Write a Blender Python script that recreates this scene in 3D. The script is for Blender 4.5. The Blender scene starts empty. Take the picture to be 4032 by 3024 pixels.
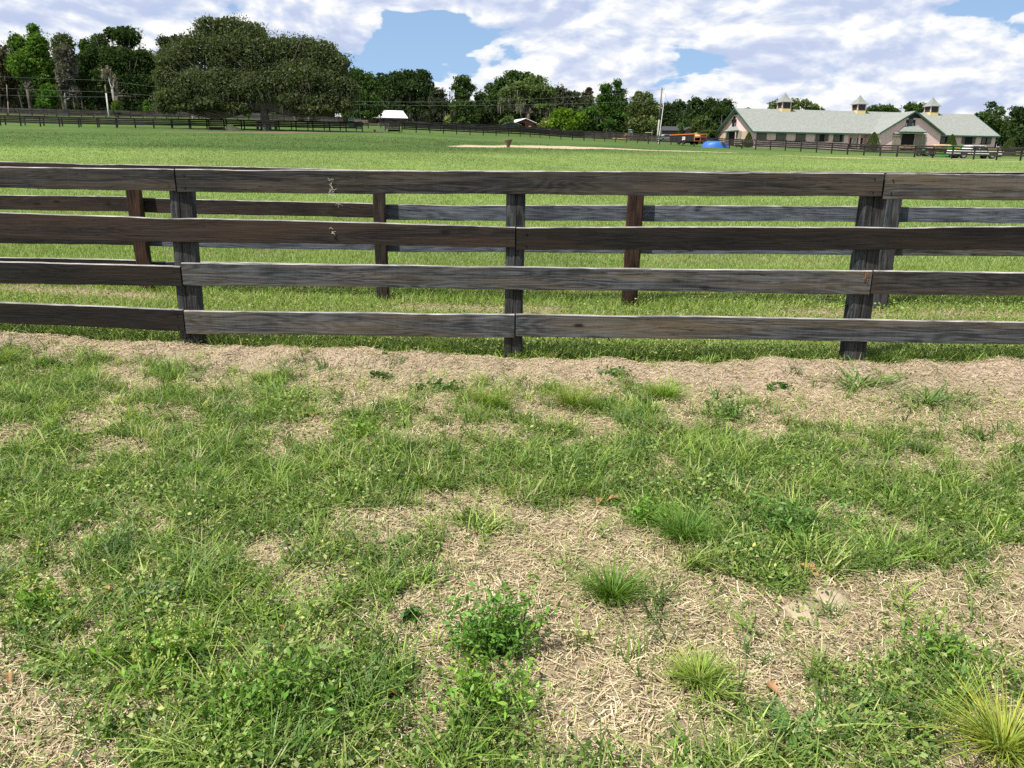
import bpy, math, random
import numpy as np
from mathutils import Vector, Matrix
random.seed(7); RNG = np.random.default_rng(11)
S = bpy.context.scene
COL = S.collection
# ------------------------------------------------------------------ camera geometry (photo pixels 4032x3024)
F = 3000.0; CX, CY = 2016.0, 1512.0
PITCH = math.radians(16.0); ROLL = 0.0095; CZ = 1.42
R0 = np.array([1.0, 0, 0]); U0 = np.array([0, math.sin(PITCH), math.cos(PITCH)]); FW = np.array([0, math.cos(PITCH), -math.sin(PITCH)])
RV = math.cos(ROLL)*R0 + math.sin(ROLL)*U0
UV = -math.sin(ROLL)*R0 + math.cos(ROLL)*U0
CAM = np.array([0, 0, CZ])
def ray(px, py): return FW + (px-CX)/F*RV - (py-CY)/F*UV
def at(px, py, Z): return CAM + ray(px, py)*Z                      # point at depth Z
def onplane(px, py, Y0, k):                                         # vertical plane Y = Y0 + k X
    d = ray(px, py); t = Y0/(d[1]-k*d[0]); return CAM + d*t
def proj(P):
    P = np.asarray(P, float)-CAM
    z = P@FW; z = np.where(np.abs(z) < 1e-6, 1e-6, z)
    return CX + F*(P@RV)/z, CY - F*(P@UV)/z, z
# ------------------------------------------------------------------ terrain
cols = [(-1500, [(90, 480), (150, 440), (230, 420)]), (0, [(105, 494), (152, 452), (230, 432)]), (1000, [(112, 511), (150, 474), (230, 455)]),
        (1500, [(117, 519), (152, 496), (230, 478)]), (2000, [(129, 537), (165, 514), (240, 492)]), (2300, [(138, 554), (172, 535), (240, 520)]),
        (2600, [(126, 569), (165, 555), (240, 540)]), (3000, [(111, 590), (145, 579), (240, 562)]), (3500, [(95, 617), (142, 593), (240, 576)]),
        (4032, [(82, 633), (135, 606), (240, 586)]), (5600, [(74, 665), (130, 625), (240, 600)])]
TA = []; TR = []; TZ = []
for px, kn in cols:
    rs = [0, 5.5, 7.6, 12.0]; zs = [-0.02, 0.0, 0.10, 0.30]
    a = None
    for Z, py in kn:
        P = at(px, py, Z); rs.append(math.hypot(P[0], P[1])); zs.append(P[2]); a = math.atan2(P[0], P[1])
    # a soft start of the slope
    rf = rs[4]; zf = zs[4]
    rs.insert(4, 30.0); zs.insert(4, 0.30+(zf-0.30)*(18.0/(rf-12.0))*0.93)
    rs += [900, 3000]; zs += [zs[-1]+2, zs[-1]+2]
    TA.append(a); TR.append(rs); TZ.append(zs)
TA = np.array(TA)
def _pchip(x, y):
    x = np.array(x, float); y = np.array(y, float); h = np.diff(x); d = np.diff(y)/h; m = np.zeros(len(x))
    m[0] = d[0]; m[-1] = d[-1]
    for i in range(1, len(x)-1):
        if d[i-1]*d[i] > 0: m[i] = (h[i-1]+h[i])/(h[i-1]/d[i-1]+h[i]/d[i]) if True else 0
    return x, y, m
PC = [_pchip(r, z) for r, z in zip(TR, TZ)]
def _ev(pc, r):
    x, y, m = pc; i = np.clip(np.searchsorted(x, r)-1, 0, len(x)-2); h = x[i+1]-x[i]; t = np.clip((r-x[i])/h, 0, 1)
    return (y[i]*(1+2*t)*(1-t)**2 + m[i]*h*t*(1-t)**2 + y[i+1]*t*t*(3-2*t) + m[i+1]*h*t*t*(t-1))
NK, NY0 = -0.063, 5.48          # near fence plane
SK, SY0 = -0.070, 7.50          # second fence plane
def vnoise(x, y, s, seed=0):
    x = np.asarray(x)*s+seed*17.3; y = np.asarray(y)*s-seed*9.1
    xi = np.floor(x); yi = np.floor(y); fx = x-xi; fy = y-yi; fx = fx*fx*(3-2*fx); fy = fy*fy*(3-2*fy)
    def h(a, b):
        v = np.sin(a*127.1+b*311.7+seed*74.7)*43758.5453; return v-np.floor(v)
    return (h(xi, yi)*(1-fx)+h(xi+1, yi)*fx)*(1-fy)+(h(xi, yi+1)*(1-fx)+h(xi+1, yi+1)*fx)*fy
def fbm(x, y, s, seed=0, o=4):
    v = 0; a = 0.5
    for i in range(o): v = v+a*vnoise(x, y, s*2**i, seed+i); a *= .5
    return v/(1-.5**o)
def H(x, y):
    x = np.asarray(x, float); y = np.asarray(y, float)
    r = np.hypot(x, y); a = np.clip(np.arctan2(x, y), TA[0], TA[-1])
    Zs = np.stack([_ev(pc, r) for pc in PC])
    i = np.clip(np.searchsorted(TA, a)-1, 0, len(TA)-2); t = (a-TA[i])/(TA[i+1]-TA[i]); t = t*t*(3-2*t)*.5+t*.5
    sh = np.shape(a); ii = np.atleast_1d(i); ar = np.arange(ii.size); Zf = Zs.reshape(len(PC), -1)
    z = (Zf[ii.ravel(), ar]*(1-np.atleast_1d(t).ravel())+Zf[ii.ravel()+1, ar]*np.atleast_1d(t).ravel()).reshape(sh)
    front = np.clip((y+3)/3, 0, 1)
    z = z*front
    # berm under the near fence, gentle near relief
    dn = (y-(NY0+NK*x)); z = z + 0.085*np.exp(-((dn+0.10)/0.20)**2)*np.clip(fbm(x, y*0.5, 1.5, 3)*2.2-.55, 0, 1.5) + 0.02*np.exp(-((dn)/0.9)**2) + .05*np.exp(-((dn+.25)/.35)**2)*(fbm(x, y, 5., 9)-.5)*2
    near = np.exp(-(r/30.0)**2)
    z = z + near*(0.05*(fbm(x, y, .7, 5)-.5) + 0.035*(fbm(x, y, 3.1, 6)-.5)*np.exp(-(r/12)**2))
    z = z + (fbm(x, y, .05, 8)-.5)*0.25*np.clip((r-12)/30, 0, 1)*np.clip((100-r)/30, 0, 1)
    return z
def Hs(x, y): return float(H(np.array([x]), np.array([y]))[0])
def ground(px, py, tmax=400):
    d = ray(px, py); t = np.concatenate([np.linspace(1, 20, 2000), np.linspace(20, tmax, 8000)])
    P = CAM+d*t[:, None]; dz = P[:, 2]-H(P[:, 0], P[:, 1]); k = np.argmax(dz < 0)
    if dz[k] >= 0: k = len(t)-1
    return P[k]
def spot(px, Z, py=520):                                             # ground point under pixel column px at depth Z
    P = at(px, py, Z); return np.array([P[0], P[1], Hs(P[0], P[1])])
# ------------------------------------------------------------------ object helpers
def tag(o, label=None, cat=None, group=None, kind=None):
    if label: o['label'] = label
    if cat: o['category'] = cat
    if group: o['group'] = group
    if kind: o['kind'] = kind
    return o
def empty(name, loc, rz=0.0, label=None, cat=None, group=None):
    o = bpy.data.objects.new(name, None); COL.objects.link(o); o.location = [float(v) for v in loc]; o.rotation_euler = (0, 0, rz); o.empty_display_size = .2
    return tag(o, label, cat, group)
def copy_tree(o, parent=None):
    c = o.copy(); COL.objects.link(c); c.parent = parent
    for ch in list(o.children): copy_tree(ch, c)
    return c
def newmesh(name, V, Fa, mats, mi=None, smooth=False, col=None):
    me = bpy.data.meshes.new(name); me.from_pydata([tuple(map(float, v)) for v in V], [], Fa)
    for m in (mats if isinstance(mats, (list, tuple)) else [mats]): me.materials.append(m)
    if mi is not None: me.polygons.foreach_set('material_index', mi)
    if smooth: me.polygons.foreach_set('use_smooth', [True]*len(Fa))
    me.update(); return me
def quadmesh(name, V, Q, mat, colr=None, smooth=False):
    """V (n,3), Q (m,4) int, colr (n,3)"""
    me = bpy.data.meshes.new(name); n = len(V); m = len(Q)
    me.vertices.add(n); me.vertices.foreach_set('co', np.ascontiguousarray(V, dtype=np.float32).ravel())
    me.loops.add(m*4); me.loops.foreach_set('vertex_index', np.ascontiguousarray(Q, dtype=np.int32).ravel())
    me.polygons.add(m); me.polygons.foreach_set('loop_start', np.arange(0, m*4, 4, dtype=np.int32))
    try: me.polygons.foreach_set('loop_total', np.full(m, 4, dtype=np.int32))
    except Exception: pass
    if smooth: me.polygons.foreach_set('use_smooth', np.ones(m, dtype=bool))
    me.materials.append(mat)
    if colr is not None:
        at_ = me.color_attributes.new('gcol', 'FLOAT_COLOR', 'POINT')
        c = np.ones((n, 4), dtype=np.float32); c[:, :3] = colr; at_.data.foreach_set('color', c.ravel())
    me.update(calc_edges=True); return me
def link(name, me, parent=None, loc=(0, 0, 0), rz=0.0):
    o = bpy.data.objects.new(name, me); COL.objects.link(o); o.location = [float(v) for v in loc]; o.rotation_euler = (0, 0, rz)
    if parent is not None: o.parent = parent
    return o
class MB:
    def __init__(s): s.V = []; s.F = []; s.M = []
    def add(s, V, Fa, m=0):
        b = len(s.V); s.V += [tuple(map(float, v)) for v in V]; s.F += [tuple(b+i for i in f) for f in Fa]; s.M += [m]*len(Fa); return s
    def box(s, x0, x1, y0, y1, z0, z1, m=0, c=0.0):
        if c <= 0:
            V = [(x, y, z) for z in (z0, z1) for y in (y0, y1) for x in (x0, x1)]
            return s.add(V, [(0, 2, 3, 1), (4, 5, 7, 6), (0, 1, 5, 4), (2, 6, 7, 3), (0, 4, 6, 2), (1, 3, 7, 5)], m)
        V = []                                                       # chamfered box
        for z, i in ((z0, c), (z0+c, 0), (z1-c, 0), (z1, c)):
            V += [(x0+i+(c if i == 0 else 0), y0+i, z), (x1-i-(c if i == 0 else 0), y0+i, z), (x1-i, y0+i+(c if i == 0 else 0), z), (x1-i, y1-i-(c if i == 0 else 0), z),
                  (x1-i-(c if i == 0 else 0), y1-i, z), (x0+i+(c if i == 0 else 0), y1-i, z), (x0+i, y1-i-(c if i == 0 else 0), z), (x0+i, y0+i+(c if i == 0 else 0), z)]
        Fa = [tuple(range(7, -1, -1)), tuple(range(24, 32))]
        for L in range(3):
            for k in range(8): a = L*8+k; b = L*8+(k+1) % 8; Fa.append((a, b, b+8, a+8))
        return s.add(V, Fa, m)
    def bar(s, A, B, w, h=None, m=0):                                # square bar between points
        A = Vector([float(v) for v in A]); B = Vector([float(v) for v in B]); h = h or w; d = (B-A).normalized(); up = Vector((0, 0, 1)) if abs(d.z) < .95 else Vector((0, 1, 0))
        r = d.cross(up).normalized(); u = r.cross(d).normalized(); V = []
        for P in (A, B):
            for a, b in ((-1, -1), (1, -1), (1, 1), (-1, 1)): V.append(P+r*a*w/2+u*b*h/2)
        return s.add(V, [(3, 2, 1, 0), (4, 5, 6, 7), (0, 1, 5, 4), (1, 2, 6, 5), (2, 3, 7, 6), (3, 0, 4, 7)], m)
    def tube(s, pts, rad, n=8, m=0, cap=True):
        pts = [Vector([float(v) for v in p]) for p in pts]; V = []; Fa = []
        for i, p in enumerate(pts):
            d = (pts[min(i+1, len(pts)-1)]-pts[max(i-1, 0)]).normalized(); up = Vector((0, 0, 1)) if abs(d.z) < .9 else Vector((0, 1, 0))
            r = d.cross(up).normalized(); u = r.cross(d).normalized(); R = rad[i] if isinstance(rad, (list, tuple)) else rad
            for k in range(n): a = 2*math.pi*k/n; V.append(p+r*math.cos(a)*R+u*math.sin(a)*R)
        for i in range(len(pts)-1):
            for k in range(n): Fa.append((i*n+k, i*n+(k+1) % n, (i+1)*n+(k+1) % n, (i+1)*n+k))
        if cap: Fa += [tuple(range(n-1, -1, -1)), tuple((len(pts)-1)*n+k for k in range(n))]
        return s.add(V, Fa, m)
    def lathe(s, prof, n=20, c=(0, 0), m=0, jit=0.0):
        V = []; Fa = []
        for (r, z) in prof:
            for k in range(n):
                a = 2*math.pi*k/n; q = r*(1+jit*(random.random()-.5)); V.append((c[0]+q*math.cos(a), c[1]+q*math.sin(a), z))
        for i in range(len(prof)-1):
            for k in range(n): Fa.append((i*n+k, i*n+(k+1) % n, (i+1)*n+(k+1) % n, (i+1)*n+k))
        return s.add(V, Fa, m)
    def prism(s, poly, y0, y1, axis='y', m=0):                       # polygon in xz extruded along y (or yz along x, xy along z)
        n = len(poly); V = []
        for t in (y0, y1):
            for a, b in poly: V.append({'y': (a, t, b), 'x': (t, a, b), 'z': (a, b, t)}[axis])
        return s.add(V, [tuple(range(n)), tuple(range(2*n-1, n-1, -1))]+[(i, (i+1) % n+0, (i+1) % n+n, i+n) for i in range(n)], m)
    def ell(s, c, r, nu=14, nv=9, m=0, jit=0.0):
        V = []; Fa = []
        for j in range(nv+1):
            th = math.pi*j/nv
            for i in range(nu):
                a = 2*math.pi*i/nu; q = 1+jit*(random.random()-.5)
                V.append((c[0]+r[0]*math.sin(th)*math.cos(a)*q, c[1]+r[1]*math.sin(th)*math.sin(a)*q, c[2]+r[2]*math.cos(th)*q))
        for j in range(nv):
            for i in range(nu): Fa.append((j*nu+i, (j+1)*nu+i, (j+1)*nu+(i+1) % nu, j*nu+(i+1) % nu))
        return s.add(V, Fa, m)
    def build(s, name, mats, parent=None, loc=(0, 0, 0), rz=0.0, smooth=False, auto=False):
        me = newmesh(name, s.V, s.F, mats, s.M, smooth)
        if not auto:
            import bmesh
            b = bmesh.new(); b.from_mesh(me); bmesh.ops.recalc_face_normals(b, faces=b.faces); b.to_mesh(me); b.free()
        return link(name, me, parent, loc, rz)
# ------------------------------------------------------------------ materials
def mat(name):
    m = bpy.data.materials.new(name); m.use_nodes = True; nt = m.node_tree; nt.nodes.clear()
    out = nt.nodes.new('ShaderNodeOutputMaterial'); return m, nt, out
def N(nt, t, **kw):
    n = nt.nodes.new(t)
    for k, v in kw.items():
        if k.startswith('i_'):
            key = k[2:]; key = int(key) if key.isdigit() else key.replace('_', ' ')
            n.inputs[key].default_value = v
        else: setattr(n, k, v)
    return n
def ramp(nt, src, stops, interp='LINEAR'):
    r = nt.nodes.new('ShaderNodeValToRGB'); r.color_ramp.interpolation = interp; e = r.color_ramp.elements
    while len(e) < len(stops): e.new(0.5)
    for i, (p, c) in enumerate(stops): e[i].position = p; e[i].color = (*c, 1) if len(c) == 3 else c
    nt.links.new(src, r.inputs[0]); return r.outputs[0]
def rgb(nt, a, b, fac, mode='MIX'):
    n = nt.nodes.new('ShaderNodeMix'); n.data_type = 'RGBA'; n.blend_type = mode
    for sock, v in ((n.inputs[0], fac), (n.inputs[6], a), (n.inputs[7], b)):
        if hasattr(v, 'is_linked') or isinstance(v, bpy.types.NodeSocket): nt.links.new(v, sock)
        else: sock.default_value = v if isinstance(v, (int, float)) else (*v, 1) if len(v) == 3 else v
    return n.outputs[2]
def math_(nt, op, a, b=0.0, c=None):
    n = nt.nodes.new('ShaderNodeMath'); n.operation = op
    for i, v in enumerate((a, b, c)):
        if v is None: continue
        if isinstance(v, bpy.types.NodeSocket): nt.links.new(v, n.inputs[i])
        else: n.inputs[i].default_value = v
    return n.outputs[0]
def simple(name, c, rough=.75, spec=.3, var=.25, scale=6.0, bump=.15, bscale=None, metal=0.0, c2=None):
    m, nt, out = mat(name); b = N(nt, 'ShaderNodeBsdfPrincipled', i_Roughness=rough, i_Metallic=metal); b.inputs['Specular IOR Level'].default_value = spec
    tc = N(nt, 'ShaderNodeTexCoord'); n = N(nt, 'ShaderNodeTexNoise', i_Scale=scale, i_Detail=6.0, i_Roughness=.65); nt.links.new(tc.outputs['Object'], n.inputs['Vector'])
    lo = tuple(v*(1-var) for v in c); hi = tuple(min(1, v*(1+var)) for v in (c2 or c))
    nt.links.new(ramp(nt, n.outputs[0], [(.3, lo), (.7, hi)]), b.inputs['Base Color'])
    if bump:
        n2 = N(nt, 'ShaderNodeTexNoise', i_Scale=bscale or scale*5, i_Detail=4.0); nt.links.new(tc.outputs['Object'], n2.inputs['Vector'])
        bp = N(nt, 'ShaderNodeBump', i_Strength=bump, i_Distance=.02); nt.links.new(n2.outputs[0], bp.inputs['Height']); nt.links.new(bp.outputs[0], b.inputs['Normal'])
    nt.links.new(b.outputs[0], out.inputs[0]); return m
def leafmat(name, trans=.35, rough=.55, spec=.25, tint=1.0):
    m, nt, out = mat(name); a = N(nt, 'ShaderNodeAttribute', attribute_name='gcol')
    b = N(nt, 'ShaderNodeBsdfPrincipled', i_Roughness=rough); b.inputs['Specular IOR Level'].default_value = spec
    t = N(nt, 'ShaderNodeBsdfTranslucent'); mx = N(nt, 'ShaderNodeMixShader', i_Fac=trans)
    nt.links.new(a.outputs[0], b.inputs['Base Color'])
    nt.links.new(rgb(nt, a.outputs[0], (1.15, 1.3, .45), 1.0, 'MULTIPLY'), t.inputs[0])
    nt.links.new(b.outputs[0], mx.inputs[1]); nt.links.new(t.outputs[0], mx.inputs[2]); nt.links.new(mx.outputs[0], out.inputs[0]); return m
def wood(name, dark, light, warm=None, warmf=.3, grain=1.0, rough=.8, vert=False, knots=True):
    """weathered plank: grain runs along local X (or Z when vert)"""
    m, nt, out = mat(name); b = N(nt, 'ShaderNodeBsdfPrincipled', i_Roughness=rough); b.inputs['Specular IOR Level'].default_value = .25
    tc = N(nt, 'ShaderNodeTexCoord'); oi = N(nt, 'ShaderNodeObjectInfo')
    off = N(nt, 'ShaderNodeVectorMath', operation='SCALE'); off.inputs[0].default_value = (37.0, 11.0, 23.0); nt.links.new(oi.outputs['Random'], off.inputs['Scale'])
    ad = N(nt, 'ShaderNodeVectorMath', operation='ADD'); nt.links.new(tc.outputs['Object'], ad.inputs[0]); nt.links.new(off.outputs[0], ad.inputs[1])
    def mp(sc):
        q = N(nt, 'ShaderNodeMapping'); q.inputs['Scale'].default_value = (sc[2], sc[1], sc[0]) if vert else sc; nt.links.new(ad.outputs[0], q.inputs[0]); return q.outputs[0]
    # cathedral rings: distorted field with bands
    n0 = N(nt, 'ShaderNodeTexNoise', i_Scale=1.0, i_Detail=2.0, i_Roughness=.5); nt.links.new(mp((.75, 3.0, 7.5)), n0.inputs['Vector'])
    rings = math_(nt, 'SINE', math_(nt, 'MULTIPLY', n0.outputs[0], 90.0*grain))
    n1 = N(nt, 'ShaderNodeTexNoise', i_Scale=1.0, i_Detail=5.0, i_Roughness=.7); nt.links.new(mp((3.0, 60.0, 85.0)), n1.inputs['Vector'])   # fibres
    n2 = N(nt, 'ShaderNodeTexNoise', i_Scale=1.0, i_Detail=4.0, i_Roughness=.6); nt.links.new(mp((1.6, 5.0, 5.0)), n2.inputs['Vector'])    # blotches
    n3 = N(nt, 'ShaderNodeTexNoise', i_Scale=1.0, i_Detail=3.0); nt.links.new(mp((55.0, 8.0, 4.0)), n3.inputs['Vector'])                     # cross saw marks
    f = math_(nt, 'ADD', math_(nt, 'MULTIPLY', rings, .085), math_(nt, 'MULTIPLY', n1.outputs[0], 1.05))
    f = math_(nt, 'ADD', f, math_(nt, 'MULTIPLY', n2.outputs[0], .55)); f = math_(nt, 'ADD', f, math_(nt, 'MULTIPLY', n3.outputs[0], .14))
    c = ramp(nt, math_(nt, 'SUBTRACT', f, .32), [(.2, tuple(v*.4 for v in dark)), (.42, dark), (.72, light), (.95, tuple(min(1, v*1.7) for v in light))])
    if warm:
        n4 = N(nt, 'ShaderNodeTexNoise', i_Scale=1.0, i_Detail=3.0); nt.links.new(mp((.8, 2.0, 9.0)), n4.inputs['Vector'])
        c = rgb(nt, c, warm, ramp(nt, n4.outputs[0], [(.5-warmf*.4, (0, 0, 0)), (.75, (.75, .75, .75))]))
    if knots:
        vo = N(nt, 'ShaderNodeTexVoronoi', i_Scale=1.0, feature='F1'); nt.links.new(mp((2.3, .01, 6.5)), vo.inputs['Vector'])
        k = ramp(nt, vo.outputs['Distance'], [(.05, (1, 1, 1)), (.10, (.3, .3, .3)), (.13, (0, 0, 0))])
        c = rgb(nt, c, tuple(v*.35 for v in dark), k)
    n5 = N(nt, 'ShaderNodeTexNoise', i_Scale=1.0, i_Detail=3.0, i_Roughness=.6); nt.links.new(mp((1.1, 9.0, 34.0)), n5.inputs['Vector'])
    ck = ramp(nt, math_(nt, 'ABSOLUTE', math_(nt, 'SUBTRACT', n5.outputs[0], .56)), [(.004, (1, 1, 1)), (.016, (0, 0, 0))]); c = rgb(nt, c, tuple(v*.2 for v in dark), math_(nt, 'MULTIPLY', ck, .75))
    f = math_(nt, 'SUBTRACT', f, math_(nt, 'MULTIPLY', ck, .6))
    nt.links.new(c, b.inputs['Base Color'])
    bp = N(nt, 'ShaderNodeBump', i_Strength=.7, i_Distance=.004); nt.links.new(f, bp.inputs['Height']); nt.links.new(bp.outputs[0], b.inputs['Normal'])
    nt.links.new(b.outputs[0], out.inputs[0]); return m
W_grey = wood('weathered grey wood', (.026, .028, .031), (.10, .105, .113), (.14, .105, .06), .12)
W_grey2 = wood('dark grey wood', (.010, .010, .0105), (.046, .044, .043), (.085, .066, .046), .15, 1.3)
W_brown = wood('brown stained wood', (.009, .007, .006), (.033, .025, .022), (.050, .030, .020), .25)
W_black = wood('black stained wood', (.004, .0035, .0032), (.0155, .013, .0115), (.026, .018, .010), .2)
W_blue = wood('blue grey wood', (.045, .052, .063), (.125, .14, .165))
W_red = wood('red brown post wood', (.014, .008, .006), (.048, .026, .017), (.07, .033, .017), .3, vert=True)
W_post = wood('weathered post wood', (.013, .014, .016), (.080, .085, .092), (.035, .03, .027), .3, .6, vert=True, knots=False)
W_postd = wood('dark post wood', (.012, .010, .009), (.05, .040, .035), (.05, .03, .02), .2, .6, vert=True, knots=False)
W_top = wood('bleached sunlit edge wood', (.18, .17, .165), (.40, .385, .37), knots=False)  # bleached top faces, with the sun's bright edge also put into the colour
W_far = simple('far fence wood', (.014, .011, .010), var=.7, scale=1.5, bump=0)
W_farg = simple('far grey fence wood', (.030, .025, .022), var=.8, scale=1.2, bump=0)
W_farl = simple('far pale fence wood', (.045, .047, .055), var=.6, scale=1.2, bump=0)
W_fart = simple('far sunlit tan board', (.26, .21, .15), var=.4, scale=1.2, bump=0)  # sunlight on the lane boards is put into their tan colour
Nail = simple('rusty nail steel', (.02, .018, .017), rough=.6, metal=.3)
M_blade = leafmat('grass blade', .33, .5, .3)
M_straw = leafmat('dry straw', .15, .75, .15)
M_leaf = leafmat('tree leaf', .30, .95, .0)
M_moss = simple('spanish moss', (.30, .31, .27), var=.3, scale=20, bump=0)
M_bark = simple('tree bark', (.075, .062, .05), var=.5, scale=1.5, bump=.4, bscale=6)
M_barkp = simple('pale bark', (.22, .21, .19), var=.5, scale=1.5, bump=.3, bscale=6)
# ground
def ground_mat():
    m, nt, out = mat('soil and turf'); a = N(nt, 'ShaderNodeAttribute', attribute_name='gcol'); b = N(nt, 'ShaderNodeBsdfPrincipled', i_Roughness=.95); b.inputs['Specular IOR Level'].default_value = .1
    tc = N(nt, 'ShaderNodeTexCoord'); geo = N(nt, 'ShaderNodeNewGeometry')
    def no(sc, d=6.0, r=.65):
        n = N(nt, 'ShaderNodeTexNoise', i_Scale=sc, i_Detail=d, i_Roughness=r); nt.links.new(tc.outputs['Object'], n.inputs['Vector']); return n.outputs[0]
    c = rgb(nt, a.outputs[0], ramp(nt, no(1.1), [(.25, (.72, .78, .68)), (.75, (1.28, 1.2, 1.3))]), 1.0, 'MULTIPLY')
    c = rgb(nt, c, ramp(nt, no(.09, 5), [(.3, (.86, .92, .9)), (.7, (1.14, 1.07, 1.08))]), 1.0, 'MULTIPLY')
    c = rgb(nt, c, ramp(nt, no(26.0, 5, .75), [(.25, (.45, .45, .45)), (.75, (1.5, 1.48, 1.42))]), 1.0, 'MULTIPLY')
    nt.links.new(c, b.inputs['Base Color'])
    h = math_(nt, 'ADD', no(9.0), math_(nt, 'MULTIPLY', no(60.0, 3), .35))
    bp = N(nt, 'ShaderNodeBump', i_Strength=.8, i_Distance=.05); nt.links.new(h, bp.inputs['Height']); nt.links.new(bp.outputs[0], b.inputs['Normal'])
    nt.links.new(b.outputs[0], out.inputs[0]); return m
M_ground = ground_mat()
# ------------------------------------------------------------------ cover map (share of green in the foreground, read off the photo)
gx = np.array([168, 504, 840, 1176, 1512, 1848, 2184, 2520, 2856, 3192, 3528, 3864.])
gy = np.array([1450, 1550, 1700, 1900, 2050, 2200, 2350, 2500, 2700, 2900, 3020.])
G = np.array([[.55, .30, .10, .10, .08, .05, .05, .10, .05, .10, .15, .05],
 [.85, .75, .70, .75, .20, .50, .50, .45, .20, .10, .40, .15], [.55, .62, .65, .50, .50, .60, .65, .60, .50, .30, .30, .20],
 [.88, .90, .85, .80, .85, .75, .85, .90, .88, .82, .85, .80], [.72, .75, .70, .75, .50, .42, .22, .65, .72, .82, .80, .85],
 [.70, .65, .65, .60, .50, .38, .15, .40, .75, .82, .70, .50], [.75, .65, .70, .55, .48, .40, .28, .38, .35, .28, .35, .28],
 [.70, .62, .75, .70, .35, .70, .40, .32, .32, .25, .28, .28], [.50, .80, .85, .85, .72, .88, .22, .28, .35, .38, .75, .70],
 [.20, .55, .85, .85, .90, .90, .50, .55, .62, .55, .50, .30], [.12, .45, .80, .85, .85, .85, .75, .75, .75, .55, .42, .42]])
LF = np.array([[.1]*12, [.15]*12, [.3, .3, .3, .2, .3, .4, .3, .3, .3, .1, .1, .1], [.4, .4, .45, .4, .5, .5, .45, .4, .3, .2, .2, .2], [.3, .3, .35, .4, .3, .2, .2, .3, .5, .5, .4, .3],
 [.3, .3, .35, .3, .2, .2, .1, .2, .4, .5, .4, .3], [.4, .5, .55, .4, .3, .3, .15, .1, .2, .2, .2, .2], [.6, .65, .65, .55, .3, .5, .2, .1, .1, .1, .2, .2],
 [.7, .75, .75, .75, .6, .7, .2, .1, .15, .15, .6, .6], [.5, .7, .8, .8, .8, .8, .5, .5, .5, .4, .4, .3], [.5, .7, .8, .8, .8, .8, .6, .6, .6, .5, .4, .3]])
def grid(A, px, py):
    i = np.clip(np.searchsorted(gx, px)-1, 0, 10); tx = np.clip((px-gx[i])/(gx[i+1]-gx[i]), 0, 1)
    j = np.clip(np.searchsorted(gy, py)-1, 0, 9); ty = np.clip((py-gy[j])/(gy[j+1]-gy[j]), 0, 1)
    return (A[j, i]*(1-tx)+A[j, i+1]*tx)*(1-ty)+(A[j+1, i]*(1-tx)+A[j+1, i+1]*tx)*ty
def sstep(a, b, x): t = np.clip((x-a)/(b-a), 0, 1); return t*t*(3-2*t)
def cover(x, y):
    """green share 0..1 for world ground points, with patchy noise"""
    x = np.asarray(x, float); y = np.asarray(y, float)
    z = np.zeros_like(x); px, py, d = proj(np.stack([x, y, z], -1)); px = np.where(y < .5, 2000, px); py = np.where(y < .5, 2600, py)
    c = grid(G, px, py); dn = y-(NY0+NK*x)
    n = fbm(x, y, 2.3, 21, 4); n2 = fbm(x, y, 8.0, 22, 3)
    n3 = fbm(x, y, 4.3, 23, 3); c = .11+.75*sstep(.34, .66, .5+(c-.58)*1.25 + (n-.5)*.95 + (n3-.5)*1.1 + (n2-.5)*1.0)
    sb = np.interp(px, [0, 700, 1500, 2100, 3000, 4032], [-.13, -.20, -.34, -.42, -.62, -.75]); strip = sstep(sb-.10, sb+.10, dn+.55*(n-.5)+.22*(n2-.5)); c = c*(1-strip) + (.02)*strip
    back = sstep(-.02, .10, dn+.12*(n2-.5)); c = c*(1-back)+back*(.95+(n-.5)*.5)
    ds = y-(SY0+SK*x); sand = np.exp(-((ds+.22+.2*(n-.5))/.2)**2)*sstep(.42, .58, fbm(x, y*.2, .55, 31, 3)); c = c*(1-sand)+sand*(.1)
    c = np.where(dn > 3.4, .97+(n-.5)*.4, c)
    return np.clip(c, 0, 1)
def leafy(x, y):
    px, py, d = proj(np.stack([x, y, np.zeros_like(x)], -1)); v = grid(LF, px, py); dn = y-(NY0+NK*x)
    v = np.where(dn > 0, .3, v); return np.clip(v+(fbm(x, y, 1.7, 41, 3)-.5)*1.2, 0, .95)
# dirt areas further out: polylines in photo pixels with half-width in metres
def pathd(x, y, pts):
    d = np.full(np.shape(x), 1e9); 
    for (a, b, wa), (c, e, wb) in zip(pts[:-1], pts[1:]):
        vx, vy = c-a, e-b; L = vx*vx+vy*vy; t = np.clip(((x-a)*vx+(y-b)*vy)/L, 0, 1)
        q = np.hypot(x-(a+t*vx), y-(b+t*vy))/(wa+(wb-wa)*t); d = np.minimum(d, q)
    return d
def gp(px, py, w): P = ground(px, py); return (P[0], P[1], w)
TRACK = [gp(1800, 577, .8), gp(1950, 577, 2.6), gp(2300, 581, 3.2), gp(2450, 587, 2.0), gp(2600, 593, 1.6), gp(2760, 597, 1.5), gp(2890, 601, .6)]
TRACK2 = [gp(3070, 612, .5), gp(3200, 617, .9), gp(3400, 623, 1.1), gp(3600, 629, .9), gp(4100, 638, .4)]
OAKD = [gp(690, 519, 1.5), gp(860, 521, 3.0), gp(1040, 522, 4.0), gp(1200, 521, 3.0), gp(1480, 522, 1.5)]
LANE = [gp(3400, 614, .8), gp(3600, 621, 1.2), gp(3900, 628, .7)]
SOIL = np.array((.30, .235, .165)); SAND = np.array((.36, .29, .225)); TURF = np.array((.11, .15, .04)); FIELD = np.array((.155, .22, .065)); FIELD_SHADE = np.array((.07, .12, .032))
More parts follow.
